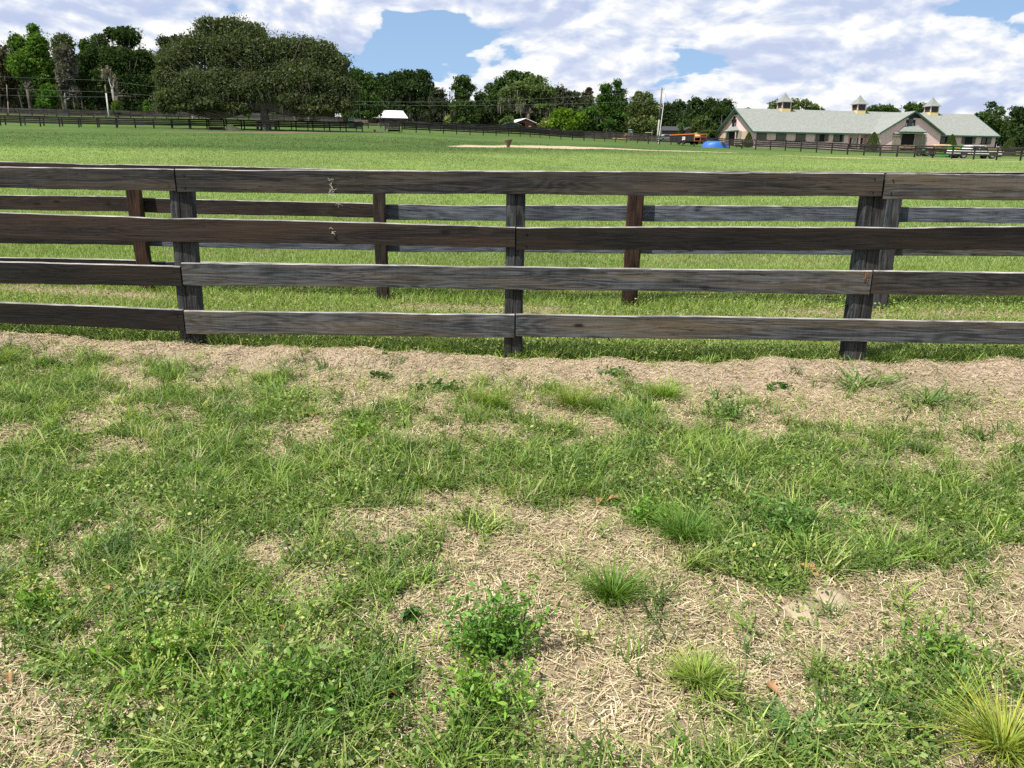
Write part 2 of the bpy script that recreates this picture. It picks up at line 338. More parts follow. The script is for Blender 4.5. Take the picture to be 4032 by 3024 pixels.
def gcol(x, y):
    r = np.hypot(x, y); c = cover(x, y)[..., None]; dn = (y-(NY0+NK*x))
    strip = (sstep(-1.0, -.35, dn+.5*(fbm(x, y, 2.3, 21, 4)-.5))*(1-sstep(-.02, .12, dn)))[..., None]
    base = SOIL*(1-strip)+SAND*strip
    g = TURF*np.ones_like(base)
    near = base*(1-c*.75)+g*c*.75
    far = sstep(9, 22, r)[..., None]
    px, py, d = proj(np.stack([x, y, H(x, y)], -1))
    t = sstep(612, 585, py+(fbm(x, y, .03, 51, 3)-.5)*30+ (px-2016)*-.012)[..., None]
    fc = FIELD*(1-t)+FIELD_SHADE*t  # far field darkened: a cloud shadow put into the ground colour
    fc = fc*(1+.6*(fbm(x, y, .12, 52, 4)[..., None]-.5)); lt = (sstep(156, 160, d)*sstep(2700, 2550, px))[..., None]; fc = fc*(1-lt)+np.array((.045, .042, .026))*lt  # leaf litter by the woods, its dark tone also carrying painted deep shade
    col = near*(1-far)+fc*far
    nz = (fbm(x, y, .35, 53, 4)-.5)*.9
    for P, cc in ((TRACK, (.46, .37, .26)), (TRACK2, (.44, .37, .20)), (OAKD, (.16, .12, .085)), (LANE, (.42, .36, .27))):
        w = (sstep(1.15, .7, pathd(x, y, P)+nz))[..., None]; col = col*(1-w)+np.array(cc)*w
    return col
def build_ground():
    af = np.radians(np.linspace(-52, 52, 760)); ab = np.radians(np.linspace(52, 308, 70)[1:-1]); A = np.concatenate([af, ab]); nA = len(A)
    R = np.concatenate([[.35, .8], np.geomspace(1.0, 12, 330), np.geomspace(12, 260, 420)[1:], [300, 400, 600, 1000, 2000, 3000]]); nR = len(R)
    rr, aa = np.meshgrid(R, A, indexing='ij'); x = rr*np.sin(aa); y = rr*np.cos(aa); z = H(x, y)
    nearm = np.exp(-(rr/9)**2)
    z = z + nearm*0.016*(fbm(x, y, 14., 61, 3)-.5)*1.6
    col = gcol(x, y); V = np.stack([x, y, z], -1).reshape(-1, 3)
    i, j = np.meshgrid(np.arange(nR-1), np.arange(nA), indexing='ij'); j2 = (j+1) % nA
    Q = np.stack([i*nA+j, i*nA+j2, (i+1)*nA+j2, (i+1)*nA+j], -1).reshape(-1, 4)
    V = np.vstack([V, [[0, 0, Hs(0, .01)]]]); c = len(V)-1
    k = np.arange(nA); Q2 = np.stack([np.full(nA, c), (k+1) % nA, k, k], -1)[:, :4]
    col = np.vstack([col.reshape(-1, 3), SOIL])
    Qc = np.array([[c, (a+2) % nA, a+1, a] for a in range(0, nA-1, 2)])
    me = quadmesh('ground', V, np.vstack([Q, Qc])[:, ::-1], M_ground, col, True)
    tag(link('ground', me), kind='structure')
build_ground()
# ------------------------------------------------------------------ blade / leaf builders
def blades(x, y, z, h, w, az, lean, curve, col, seg=3, tipcol=None):
    """vertical grass blades; lean = horizontal reach as a share of h"""
    n = len(x); face = az+math.pi/2+RNG.normal(0, .5, n)
    dx, dy = np.cos(az), np.sin(az); wx, wy = np.cos(face), np.sin(face)
    V = np.zeros((n, seg+1, 2, 3), np.float32); C = np.zeros((n, seg+1, 2, 3), np.float32)
    for s in range(seg+1):
        t = s/seg; reach = h*lean*(t*.5+curve*t*t); up = h*(t-(.35*curve*lean)*t**2.2)
        ww = w*(1-t)**.7*.5+w*.06 if s < seg else w*.06
        for k, sg in ((0, -1), (1, 1)):
            V[:, s, k, 0] = x+dx*reach+wx*ww*sg; V[:, s, k, 1] = y+dy*reach+wy*ww*sg; V[:, s, k, 2] = z+up
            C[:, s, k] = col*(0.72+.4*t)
    i = np.arange(n)[:, None]*(seg+1)*2+np.arange(seg)[None, :]*2
    Q = np.stack([i, i+1, i+3, i+2], -1).reshape(-1, 4)
    return V.reshape(-1, 3), Q, C.reshape(-1, 3)
def flats(x, y, z, L, w, az, tilt, col):
    """straw / litter: one bent strip of two quads lying on the ground"""
    n = len(x); dx, dy = np.cos(az), np.sin(az); V = np.zeros((n, 3, 2, 3), np.float32); C = np.repeat(col[:, None, :], 6, 1)
    bend = RNG.normal(0, .18, n)
    for s, t in enumerate((-.5, 0, .5)):
        ox = dx*L*t-dy*L*bend*(.25-t*t); oy = dy*L*t+dx*L*bend*(.25-t*t); up = (t+.5)*tilt*L+(.25-t*t)*L*.12
        for k, sg in ((0, -1), (1, 1)):
            V[:, s, k, 0] = x+ox-dy*w*.5*sg; V[:, s, k, 1] = y+oy+dx*w*.5*sg; V[:, s, k, 2] = z+up
    i = np.arange(n)[:, None]*6+np.array([0, 2])[None, :]
    return V.reshape(-1, 3), np.stack([i, i+1, i+3, i+2], -1).reshape(-1, 4), C.reshape(-1, 3)
def leaves(P, size, col, aspect=.5, flat=.0, droop=None):
    """diamond leaves with random orientation; flat>0 biases the normals upward"""
    n = len(P); d = RNG.normal(size=(n, 3)); d[:, 2] *= (1-flat); 
    if droop is not None: d[:, 2] -= droop
    d /= np.linalg.norm(d, axis=1)[:, None]+1e-9
    e = RNG.normal(size=(n, 3)); e[:, 2] *= (1-flat*.8); e -= d*np.sum(e*d, 1)[:, None]; e /= np.linalg.norm(e, axis=1)[:, None]+1e-9
    s = np.asarray(size).reshape(-1, 1)*np.ones((n, 1)); nn = np.cross(d, e)
    V = np.stack([P-d*s*.5, P+e*s*aspect*.5+nn*s*.06-d*s*.05, P+d*s*.5, P-e*s*aspect*.5+nn*s*.06-d*s*.05], 1).reshape(-1, 3)
    Q = np.arange(n*4).reshape(-1, 4); return V, Q, np.repeat(col, 4, 0)
def merge(parts):
    V = []; Q = []; C = []; b = 0
    for v, q, c in parts: V.append(v); Q.append(q+b); C.append(c); b += len(v)
    return np.vstack(V), np.vstack(Q), np.vstack(C)
def stuff(name, parts, m, label, cat):
    V, Q, C = merge(parts); o = link(name, quadmesh(name, V, Q, m, np.clip(C, 0, 1))); return tag(o, label, cat, kind='stuff')
def jit(c, n, v=.25, hue=.12):
    c = np.array(c)[None, :]*np.ones((n, 3)); c = c*(1+v*RNG.normal(0, 1, (n, 1)).clip(-2, 2)*.5); c[:, 0] *= 1+hue*RNG.normal(0, 1, n); c[:, 2] *= 1+hue*RNG.normal(0, 1, n); return c.clip(0.004, .9)
def tri(n, y0, y1, slope=.78, m=.7, pw=0):
    y = np.sqrt(RNG.uniform(y0**2, y1**2, n)) if pw == 0 else RNG.uniform(y0, y1, n); x = RNG.uniform(-1, 1, n)*(slope*y+m); return x, y
MO = [ground(3156, 2415), ground(3267, 2358)]
def mound(x, y): return (np.hypot(x-MO[0][0], (y-MO[0][1])) < .085) | (np.hypot(x-MO[1][0], (y-MO[1][1])) < .08)
# --- straw litter
parts = []
x, y = tri(330000, .9, 5.9); c = cover(x, y); dn = y-(NY0+NK*x); keep = RNG.random(len(x)) < (1.08-c*.55)*(1-.25*sstep(-.75, -.45, dn))*(1-.93*mound(x, y)); x, y = x[keep], y[keep]; n = len(x)
pal = np.array([(.60, .50, .32), (.50, .40, .25), (.70, .61, .43), (.34, .26, .165), (.52, .41, .30), (.17, .12, .075)]); ci = RNG.choice(6, n, p=[.3, .25, .17, .13, .1, .05])
dn = y-(NY0+NK*x); onstrip = sstep(-.8, -.45, dn)
L = RNG.gamma(2.2, .017, n).clip(.01, .12)*(1-.45*onstrip)
parts.append(flats(x, y, H(x, y)+RNG.uniform(0, .014, n), L, RNG.uniform(.0010, .0028, n)*(1+y*.1), RNG.uniform(0, 2*math.pi, n), RNG.normal(.02, .12, n), pal[ci]*(.7+.5*RNG.random((n, 1)))))
x, y = tri(60000, 5.6, 9.5); c = cover(x, y); keep = RNG.random(len(x)) < (1-c*.85); x, y = x[keep], y[keep]; n = len(x); ci = RNG.choice(6, n)
parts.append(flats(x, y, H(x, y)+RNG.uniform(0, .01, n), RNG.uniform(.02, .06, n), RNG.uniform(.003, .005, n), RNG.uniform(0, 6.28, n), RNG.normal(0, .08, n), pal[ci]))
stuff('dry_thatch', parts, M_straw, 'dry straw coloured thatch and clippings lying on the soil', 'thatch')
# --- foreground grass
GC = np.array([(.17, .275, .045), (.25, .355, .07), (.07, .14, .025), (.34, .41, .12), (.12, .21, .055), (.44, .44, .21)])
def gpick(n, p=(.27, .20, .23, .13, .12, .05)): return GC[RNG.choice(6, n, p=p)]*(.7+.6*RNG.random((n, 1)))
parts = []
# tussocks: groups of blades sharing a root
tx, ty = tri(13500, .9, 5.6); c = cover(tx, ty); keep = (RNG.random(len(tx)) < c**1.3)&~mound(tx, ty); tx, ty = tx[keep], ty[keep]; nb = RNG.integers(6, 22, len(tx))
idx = np.repeat(np.arange(len(tx)), nb); n = len(idx); sp = RNG.uniform(.01, .035, len(tx))[idx]; hh = RNG.uniform(.035, .115, len(tx))[idx]; az0 = RNG.uniform(0, 6.28, len(tx))[idx]
x = tx[idx]+RNG.normal(0, 1, n)*sp; y = ty[idx]+RNG.normal(0, 1, n)*sp; az = np.where(RNG.random(n) < .5, RNG.uniform(0, 6.28, n), az0+RNG.normal(0, .7, n))
tc = gpick(len(tx))[idx]*(.75+.5*RNG.random((n, 1)))
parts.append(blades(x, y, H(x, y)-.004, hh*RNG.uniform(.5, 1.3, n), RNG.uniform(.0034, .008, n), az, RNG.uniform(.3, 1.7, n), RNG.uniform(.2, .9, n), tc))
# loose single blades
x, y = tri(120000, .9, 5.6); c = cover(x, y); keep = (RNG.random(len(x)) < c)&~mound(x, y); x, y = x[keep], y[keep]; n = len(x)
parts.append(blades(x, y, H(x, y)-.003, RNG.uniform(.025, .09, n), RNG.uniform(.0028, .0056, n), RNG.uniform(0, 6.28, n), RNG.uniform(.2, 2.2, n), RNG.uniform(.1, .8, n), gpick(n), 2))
# between and behind the fences
x, y = tri(230000, 5.3, 9.5, .78, .9); dn = y-(NY0+NK*x); c = cover(x, y); keep = (RNG.random(len(x)) < c) & (dn > -.05); x, y, dn = x[keep], y[keep], dn[keep]; n = len(x)
tall = 1+1.1*np.exp(-((dn-.18)/.22)**2)+.6*np.exp(-((y-(SY0+SK*x)-.1)/.2)**2)*(fbm(x, y, 1.0, 71, 3) > .5)
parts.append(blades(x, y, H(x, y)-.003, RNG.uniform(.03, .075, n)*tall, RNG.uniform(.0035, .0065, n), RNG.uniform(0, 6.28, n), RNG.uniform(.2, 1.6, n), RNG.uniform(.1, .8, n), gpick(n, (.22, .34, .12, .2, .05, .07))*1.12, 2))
stuff('grass', parts, M_blade, 'patchy green grass growing through dry thatch around the fence', 'grass')
# --- field grass
parts = []
n = 520000; r = 1/RNG.uniform(1/95., 1/8.8, n); a = np.radians(RNG.uniform(-41, 41, n)); x, y = r*np.sin(a), r*np.cos(a)
keep = y > (SY0+SK*x+.6)
w = np.ones(n)
for P in (TRACK, TRACK2, OAKD): w *= sstep(.7, 1.2, pathd(x, y, P)+(fbm(x, y, .35, 53, 4)-.5)*.9)
bare = sstep(.62, .72, fbm(x, y, .6, 81, 4)); keep &= RNG.random(n) < w*(1-.5*bare); x, y, r = x[keep], y[keep], r[keep]; n = len(x)
px, py, d = proj(np.stack([x, y, H(x, y)], -1)); t = sstep(612, 585, py+(fbm(x, y, .03, 51, 3)-.5)*30+(px-2016)*-.012)[:, None]
fcol = (np.array((.27, .375, .115))*(1-t)+np.array((.125, .205, .056))*t)*(.78+.4*RNG.random((n, 1)))*(.8+.4*fbm(x, y, .5, 83, 4)[:, None])*(1+.6*(fbm(x, y, .12, 52, 4)[:, None]-.5)); fcol[:, 0] *= .85+.35*RNG.random(n)  # distant blades carry the same painted cloud shadow
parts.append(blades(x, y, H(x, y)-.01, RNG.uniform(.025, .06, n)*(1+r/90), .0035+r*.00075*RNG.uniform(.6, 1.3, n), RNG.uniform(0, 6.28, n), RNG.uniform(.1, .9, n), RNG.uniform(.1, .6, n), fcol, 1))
stuff('pasture_grass', parts, M_blade, 'short bright green pasture grass rising behind the fences', 'grass')
# --- clover and small broad leaves
parts = []
x, y = tri(330000, .9, 5.6); c = cover(x, y)*leafy(x, y); keep = RNG.random(len(x)) < c*1.15; x, y = x[keep], y[keep]; n = len(x)
LC = np.array([(.135, .235, .04), (.20, .30, .065), (.065, .135, .028), (.35, .40, .16), (.42, .45, .14)]); ci = RNG.choice(5, n, p=[.32, .27, .2, .14, .07])
z = H(x, y)+RNG.uniform(.005, .04, n)+RNG.random(n)**.7*.12*sstep(.45, .75, fbm(x, y, 3.3, 44, 3))*leafy(x, y)
parts.append(leaves(np.stack([x, y, z], -1), RNG.uniform(.010, .026, n), LC[ci]*(.7+.6*RNG.random((n, 1))), .6, .55))
x, y = tri(60000, 5.4, 7.4); dn = y-(NY0+NK*x); keep = (dn > .02) & (RNG.random(len(x)) < .25+.75*np.exp(-((dn-.2)/.3)**2)); x, y = x[keep], y[keep]; n = len(x); ci = RNG.choice(5, n)
parts.append(leaves(np.stack([x, y, H(x, y)+RNG.uniform(.01, .11, n)], -1), RNG.uniform(.012, .028, n), LC[ci]*(.7+.5*RNG.random((n, 1))), .6, .4))
stuff('clover', parts, M_blade, 'low clover and small leaved weeds spread through the grass', 'ground cover')
# ================================================================== near fences
def near_board(parent, A, B, ht, hb, matl, thick=.028, yoff=0.0, label=None, nailx=()):
    """plank from A to B (world, centre line of the front face); ht, hb = (height at A, at B)"""
    A = Vector(A); B = Vector(B); d = B-A; L = math.hypot(d.x, d.y); rz = math.atan2(d.y, d.x); n = max(12, int(L*14)); mid = (A+B)/2
    V = []; Fa = []; M = []
    sd = random.random()*50; ch = .006
    for i in range(n+1):
        t = i/n; X = (t-.5)*L; cz = (A.z+(B.z-A.z)*t)-mid.z; h = (ht*(1-t)+hb*t)/2
        wt = .0022*(math.sin(X*2.1+sd)+.3*math.sin(X*9.7+sd*2)+.25*math.sin(X*37+sd)+.3*random.uniform(-1, 1))-.006*max(0, math.sin(X*1.9+sd*3))**14
        wb = .003*(math.sin(X*2.7+sd*1.7)+.5*math.sin(X*13+sd)); bow = .004*math.sin(X*1.3+sd)
        y0 = bow; y1 = bow+thick
        V += [(X, y0, cz-h+wb+ch*.4), (X, y0, cz+h+wt-ch), (X, y0+ch, cz+h+wt), (X, y1-ch*.5, cz+h+wt), (X, y1, cz+h+wt-ch), (X, y1, cz-h+wb), (X, y0+ch*.4, cz-h+wb)]
    K = 7
    for i in range(n):
        for k in range(K):
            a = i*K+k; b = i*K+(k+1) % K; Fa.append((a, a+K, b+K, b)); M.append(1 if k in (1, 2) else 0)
    Fa += [tuple(range(K)), tuple(n*K+k for k in range(K-1, -1, -1))]; M += [0, 0]
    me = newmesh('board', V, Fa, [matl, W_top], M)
    import bmesh
    b_ = bmesh.new(); b_.from_mesh(me); bmesh.ops.recalc_face_normals(b_, faces=b_.faces); b_.to_mesh(me); b_.free()
    o = link('board', me, parent, (mid.x, mid.y+yoff, mid.z), rz)
    if label: o['label'] = label
    for fx in nailx:
        for dz in (-.045, .04):
            mb = MB(); X = (fx-.5)*L; zc = (A.z+(B.z-A.z)*fx)-mid.z+dz; mb.tube([(X, -.0035, zc), (X, .01, zc)], .0055, 8); mb.build('nail', Nail, o)
    return o
def near_post(parent, P0, P1, w, dpt, matl, label=None, crack=True):
    """flat-faced rounded post, P0 base centre of the front face, P1 top"""
    P0 = Vector(P0); P1 = Vector(P1); nz = 26; V = []; Fa = []; sd = random.random()*9
    prof = [(-.5, .18), (-.46, .04), (-.36, .0), (-.14, .0), (-.02, 0.0), (0, .10 if crack else 0), (.02, 0.0), (.18, .0), (.38, .0), (.47, .05), (.5, .2), (.49, .55), (.38, .85), (.15, 1), (-.15, 1), (-.38, .85), (-.49, .55)]
    K = len(prof)
    for i in range(nz+1):
        t = i/nz; c = P0+(P1-P0)*t-P0
        for (u, v) in prof: 
            j = 1+.03*math.sin(t*7+u*9+sd)
            V.append((c.x+u*w*j+(.012*math.sin(t*4+sd) if abs(u) < .03 else 0), c.y+v*dpt+.003*math.sin(t*23+u*31+sd), c.z))
    for i in range(nz):
        for k in range(K): a = i*K+k; b = i*K+(k+1) % K; Fa.append((a, b, b+K, a+K))
    Fa += [tuple(range(K-1, -1, -1)), tuple(nz*K+k for k in range(K))]
    me = newmesh('post', V, Fa, [matl]); o = link('post', me, parent, P0); 
    if label: o['label'] = label
    return o
def bd(parent, Y0, k, xl, tl, bl, xr, tr, br, matl, **kw):
    a = onplane(xl, tl, Y0, k); a2 = onplane(xl, bl, Y0, k); b = onplane(xr, tr, Y0, k); b2 = onplane(xr, br, Y0, k)
    # keep the ends square: x of the centre line
    am = (a+a2)/2; bm = (b+b2)/2
    return near_board(parent, am, bm, a[2]-a2[2], b[2]-b2[2], matl, **kw)
e = np.array([0, NY0, 0.0])
F1 = empty('board_fence', (0, NY0, Hs(0, NY0)), 0, 'nearest board fence, crossing the whole picture', 'fence', 'board fences round the paddocks')
def kid(o, par):                                                     # keep world coordinates under a translated empty
    o.location = Vector(o.location)-Vector(par.location); return o
rows = [
 (-900, 640, 722, 688, 665, 752, W_grey2, dict(nailx=(.985,), label='grey top board with an orange-tinged knotty end')), (693, 666, 757, 3476, 680, 775, W_grey2, dict(nailx=(.012, .988))), (3486, 682, 783, 4900, 699, 800, W_grey, dict(nailx=(.02,))),
 (-900, 812, 925, 2028, 893, 974, W_brown, dict(label='dark brown second board')), (2033, 895, 985, 4900, 889, 984, W_black, dict(nailx=(.014,), label='nearly black brown second board')),
 (-900, 1012, 1096, 712, 1046, 1129, W_black, dict(nailx=(.985,))), (717, 1034, 1122, 3429, 1067, 1159, W_grey, dict(label='silver grey third board with round knots')), (3435, 1066, 1157, 4900, 1080, 1176, W_grey2, {}),
 (-900, 1150, 1232, 722, 1221, 1305, W_black, dict(nailx=(.985,))), (729, 1222, 1313, 2025, 1239, 1330, W_grey, {}), (2031, 1236, 1325, 4900, 1280, 1368, W_grey, dict(label='grey bottom board with two pale knots'))]
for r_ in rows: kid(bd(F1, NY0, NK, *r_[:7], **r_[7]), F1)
def postat(par, Y0, k, xb, yb, xt, yt, wpx, dpt, matl, yo, **kw):
    a = onplane(xb, yb, Y0+yo, k); b = onplane(xt, yt, Y0+yo, k); a[2] = min(a[2], Hs(a[0], a[1]))-.12
    w = wpx*(a[1]/math.cos(0))/F*1.0
    return kid(near_post(par, a, b, w, dpt, matl, **kw), par)
for (xb, yb, xt, yt, w) in ((753, 1395, 700, 676, 90), (2020, 1437, 2032, 684, 74), (3358, 1465, 3462, 690, 94), (-560, 1330, -640, 650, 88), (4700, 1500, 4890, 705, 90)):
    postat(F1, NY0, NK, xb, yb, xt, yt, w, .15, W_post, .030)
F2 = empty('board_fence', (0, SY0, Hs(0, SY0)), 0, 'second board fence just behind the near one, brown planks left and blue-grey planks right', 'fence', 'board fences round the paddocks')
rows = [
 (-900, 615, 672, 1488, 669, 731, W_brown, {}), (1492, 670, 733, 4900, 680, 745, W_red if False else W_brown, {}),
 (-900, 755, 810, 560, 775, 834, W_brown, {}), (563, 778, 836, 1489, 802, 859, W_brown, dict(label='red-brown second rail of the rear fence')), (1492, 805, 866, 2480, 808, 871, W_blue, {}), (2484, 808, 871, 3470, 811, 873, W_blue, {}), (3474, 812, 874, 4900, 826, 890, W_blue, {}),
 (-900, 885, 942, 560, 909, 967, W_black, {}), (563, 912, 970, 1489, 924, 986, W_blue, {}), (1492, 928, 990, 3470, 942, 1005, W_blue, {}), (3474, 944, 1006, 4900, 952, 1018, W_grey, {}),
 (-900, 996, 1058, 560, 1024, 1085, W_black, {}), (563, 1028, 1090, 2480, 1058, 1120, W_grey2, {}), (2484, 1058, 1120, 4900, 1080, 1146, W_grey, {})]
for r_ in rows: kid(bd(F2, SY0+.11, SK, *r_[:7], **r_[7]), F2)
for (xb, yb, xt, yt, w, mm) in ((583, 1192, 510, 682, 56, W_red), (1508, 1202, 1487, 695, 48, W_postd), (2477, 1215, 2512, 695, 62, W_red), (3462, 1245, 3538, 700, 60, W_post), (-420, 1165, -520, 620, 56, W_postd), (4480, 1280, 4620, 690, 60, W_post)):
    postat(F2, SY0, SK, xb, yb, xt, yt, w, .105, mm, 0.0, crack=False)
# ---- moss wisps caught on the near fence
def wisp(px, py, hpx, wpx, n, label, cat='moss', name='moss_wisp', Y0=NY0-.006, k=NK, m=None, rad=.0013):
    c = onplane(px, py, Y0, k); mb = MB(); s = c[1]/F
    for i in range(n):
        a = random.uniform(0, 6.28); L = random.uniform(.3, 1)*hpx*.5*s; x0 = random.gauss(0, wpx*.12*s); z0 = random.uniform(-.5, .5)*hpx*s
        pts = []; dx = math.cos(a)*L*wpx/hpx*1.2; dz = math.sin(a)*L
        for j in range(5): t = j/4; pts.append((x0+dx*t+random.gauss(0, .0025), -.004-.012*math.sin(t*3)*random.random(), z0+dz*t-.01*t*t+random.gauss(0, .0025)))
        mb.tube(pts, [rad*1.3, rad*1.2, rad, rad*.8, rad*.4], 5)
    o = mb.build(name, m or M_mossl, None, c); tag(o, label, cat); return o
M_mossl = simple('pale moss strand', (.42, .42, .34), var=.2, bump=0)
M_brt = simple('dry brown twig', (.22, .11, .05), var=.3, bump=0)
wisp(1305, 738, 58, 36, 22, 'largest pale moss wisp clinging to the top board of the near fence')
wisp(1308, 905, 44, 26, 9, 'small pale moss sprig on the brown second board of the near fence')
wisp(1335, 797, 16, 40, 6, 'thin moss thread hanging in the gap under the top board')
wisp(3405, 1082, 40, 26, 12, 'brown dry twig tangle on the board joint by the right post', 'twig', 'twig_tangle', m=M_brt)
# ================================================================== foreground plants as single things
def weed(name, px, py, wpx, kind, label, cat, hh=None, col=None):
    P = ground(px, py); d = np.linalg.norm(P-CAM); w = wpx*d/F; X, Y = P[0], P[1]; parts = []
    def zz(x, y): return H(x+X, y+Y)-P[2]
    if kind == 'fine':
        n = int(220+wpx*1.1); a = RNG.uniform(0, 6.28, n); q = np.abs(RNG.normal(0, .16, n))*w; x = q*np.cos(a); y = q*np.sin(a)*.8
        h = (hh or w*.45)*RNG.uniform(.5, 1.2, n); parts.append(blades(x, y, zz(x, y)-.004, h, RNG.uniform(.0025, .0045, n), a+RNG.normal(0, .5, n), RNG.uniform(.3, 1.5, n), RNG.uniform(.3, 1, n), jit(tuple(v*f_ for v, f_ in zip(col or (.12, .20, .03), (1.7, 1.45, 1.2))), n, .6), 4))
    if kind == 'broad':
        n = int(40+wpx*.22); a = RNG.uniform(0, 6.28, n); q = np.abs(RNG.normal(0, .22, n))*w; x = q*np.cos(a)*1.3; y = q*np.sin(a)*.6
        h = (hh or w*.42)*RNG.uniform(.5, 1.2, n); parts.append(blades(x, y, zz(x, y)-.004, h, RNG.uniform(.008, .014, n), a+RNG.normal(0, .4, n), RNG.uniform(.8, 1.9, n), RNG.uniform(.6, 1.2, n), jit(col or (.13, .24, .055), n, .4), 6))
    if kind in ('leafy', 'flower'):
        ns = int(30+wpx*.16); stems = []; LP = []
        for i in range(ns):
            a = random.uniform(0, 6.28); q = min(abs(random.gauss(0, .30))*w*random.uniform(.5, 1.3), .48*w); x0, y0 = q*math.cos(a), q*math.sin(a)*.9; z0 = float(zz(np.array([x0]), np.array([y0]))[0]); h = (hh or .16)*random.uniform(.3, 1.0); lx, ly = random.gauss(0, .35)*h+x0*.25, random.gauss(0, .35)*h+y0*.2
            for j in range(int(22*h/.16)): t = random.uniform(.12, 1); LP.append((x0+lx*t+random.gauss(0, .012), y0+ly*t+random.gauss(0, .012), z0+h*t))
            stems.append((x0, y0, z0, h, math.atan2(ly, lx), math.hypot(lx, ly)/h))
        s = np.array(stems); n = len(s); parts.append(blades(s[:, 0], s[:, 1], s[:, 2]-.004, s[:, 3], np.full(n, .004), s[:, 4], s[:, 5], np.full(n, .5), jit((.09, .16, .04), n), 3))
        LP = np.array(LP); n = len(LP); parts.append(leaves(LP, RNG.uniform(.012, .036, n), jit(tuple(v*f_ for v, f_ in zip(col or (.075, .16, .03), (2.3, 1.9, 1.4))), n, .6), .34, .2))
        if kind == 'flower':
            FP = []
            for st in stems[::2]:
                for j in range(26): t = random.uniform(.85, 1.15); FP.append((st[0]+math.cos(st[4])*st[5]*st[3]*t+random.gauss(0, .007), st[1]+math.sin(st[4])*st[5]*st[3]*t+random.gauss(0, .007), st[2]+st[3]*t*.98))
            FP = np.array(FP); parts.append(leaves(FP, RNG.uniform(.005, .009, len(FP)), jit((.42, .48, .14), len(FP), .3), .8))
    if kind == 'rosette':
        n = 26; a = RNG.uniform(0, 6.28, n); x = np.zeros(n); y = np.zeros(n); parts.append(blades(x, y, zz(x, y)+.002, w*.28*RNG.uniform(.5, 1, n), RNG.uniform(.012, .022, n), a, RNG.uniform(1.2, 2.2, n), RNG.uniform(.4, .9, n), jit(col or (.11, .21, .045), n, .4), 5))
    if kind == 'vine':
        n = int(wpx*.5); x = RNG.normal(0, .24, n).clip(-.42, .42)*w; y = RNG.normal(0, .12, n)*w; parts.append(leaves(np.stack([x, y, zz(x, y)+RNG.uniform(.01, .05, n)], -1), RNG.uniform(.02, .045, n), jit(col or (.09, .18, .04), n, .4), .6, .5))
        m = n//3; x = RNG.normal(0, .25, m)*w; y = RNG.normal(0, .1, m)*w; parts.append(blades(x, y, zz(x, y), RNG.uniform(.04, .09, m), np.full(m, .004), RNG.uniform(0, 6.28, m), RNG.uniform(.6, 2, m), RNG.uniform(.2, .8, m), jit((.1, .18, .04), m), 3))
    V, Q, C = merge(parts); o = link(name, quadmesh(name, V, Q, M_blade, np.clip(C, 0, 1)), None, P); return tag(o, label, cat)
T, Wd = 'grass_tuft', 'weed'
weed(T, 2258, 1600, 210, 'fine', 'rounded fine bright tuft on the sandy strip, right of the middle post', 'grass tuft', .14)
weed(T, 2611, 1565, 220, 'fine', 'low wide tuft on the sand halfway between the middle and right posts', 'grass tuft', .10, (.14, .25, .04))
weed(Wd, 2874, 1660, 170, 'leafy', 'dense dark feathery weed mound standing alone on the bare sand', 'weed', .17, (.05, .12, .028))
weed(T, 3378, 1520, 210, 'broad', 'broad drooping blades growing at the foot of the right post', 'grass tuft', .13)
weed(T, 3650, 1590, 290, 'broad', 'widest broad-bladed clump on the sand right of the right post', 'grass tuft', .13, (.10, .20, .04))
weed(Wd, 2420, 1480, 150, 'vine', 'small broadleaf sprawl on the sand just right of the middle post', 'weed')
weed(Wd, 3065, 1535, 110, 'vine', 'thin low vine on bare sand left of the right post', 'weed')
weed(Wd, 1503, 1490, 100, 'vine', 'dark leafy sprig by the sandy hump left of the middle post', 'weed', None, (.06, .13, .03))
weed(Wd, 1730, 1540, 210, 'vine', 'leafy dark patch below the sandy hump', 'weed', None, (.07, .15, .03))
weed(T, 1917, 1600, 110, 'fine', 'small round tuft below the middle post', 'grass tuft', .11)
weed(T, 1110, 1575, 330, 'broad', 'wide bright sweep of grass right of the left post', 'grass tuft', .10, (.17, .28, .05))
weed(Wd, 3105, 2110, 430, 'leafy', 'large dark leafy thicket in the right middle ground', 'weed', .15, (.05, .12, .032))
weed(Wd, 2540, 2060, 170, 'leafy', 'dark leafy clump left of the large thicket', 'weed', .13, (.06, .14, .028))
weed(T, 2690, 2120, 240, 'fine', 'leaning dark tuft joining the thicket and the leafy clump', 'grass tuft', .12, (.07, .16, .028))
weed(T, 2405, 2360, 170, 'fine', 'spiky dark green tuft alone in dry thatch, lower centre right', 'grass tuft', .13, (.08, .17, .03))
weed(Wd, 3398, 2770, 160, 'rosette', 'flat rosette with spread narrow leaves in the lower right', 'weed')
weed(Wd, 3700, 2610, 420, 'leafy', 'wide leafy weed bed near the lower right edge', 'weed', .11, (.07, .15, .035))
weed(Wd, 3120, 2900, 300, 'rosette', 'large leaved rosette at the bottom right of centre', 'weed')
weed(T, 3950, 2960, 260, 'fine', 'yellowish tuft in the bottom right corner', 'grass tuft', .13, (.19, .26, .05))
weed(Wd, 1948, 2560, 330, 'leafy', 'tallest dark bushy weed at the lower centre', 'weed', .20, (.055, .14, .03))
weed(Wd, 1900, 2800, 380, 'leafy', 'bright leafy weeds directly below the tallest bushy weed', 'weed', .13, (.085, .18, .035))
weed(Wd, 1614, 2450, 90, 'vine', 'little cluster of round dark leaves left of the tallest weed', 'weed', None, (.07, .16, .03))
weed(Wd, 700, 2620, 430, 'flower', 'weed bed topped with lime flower spikes at the lower left', 'weed', .13)
weed(Wd, 150, 2440, 190, 'flower', 'lime flowering weed by the left edge', 'weed', .13)
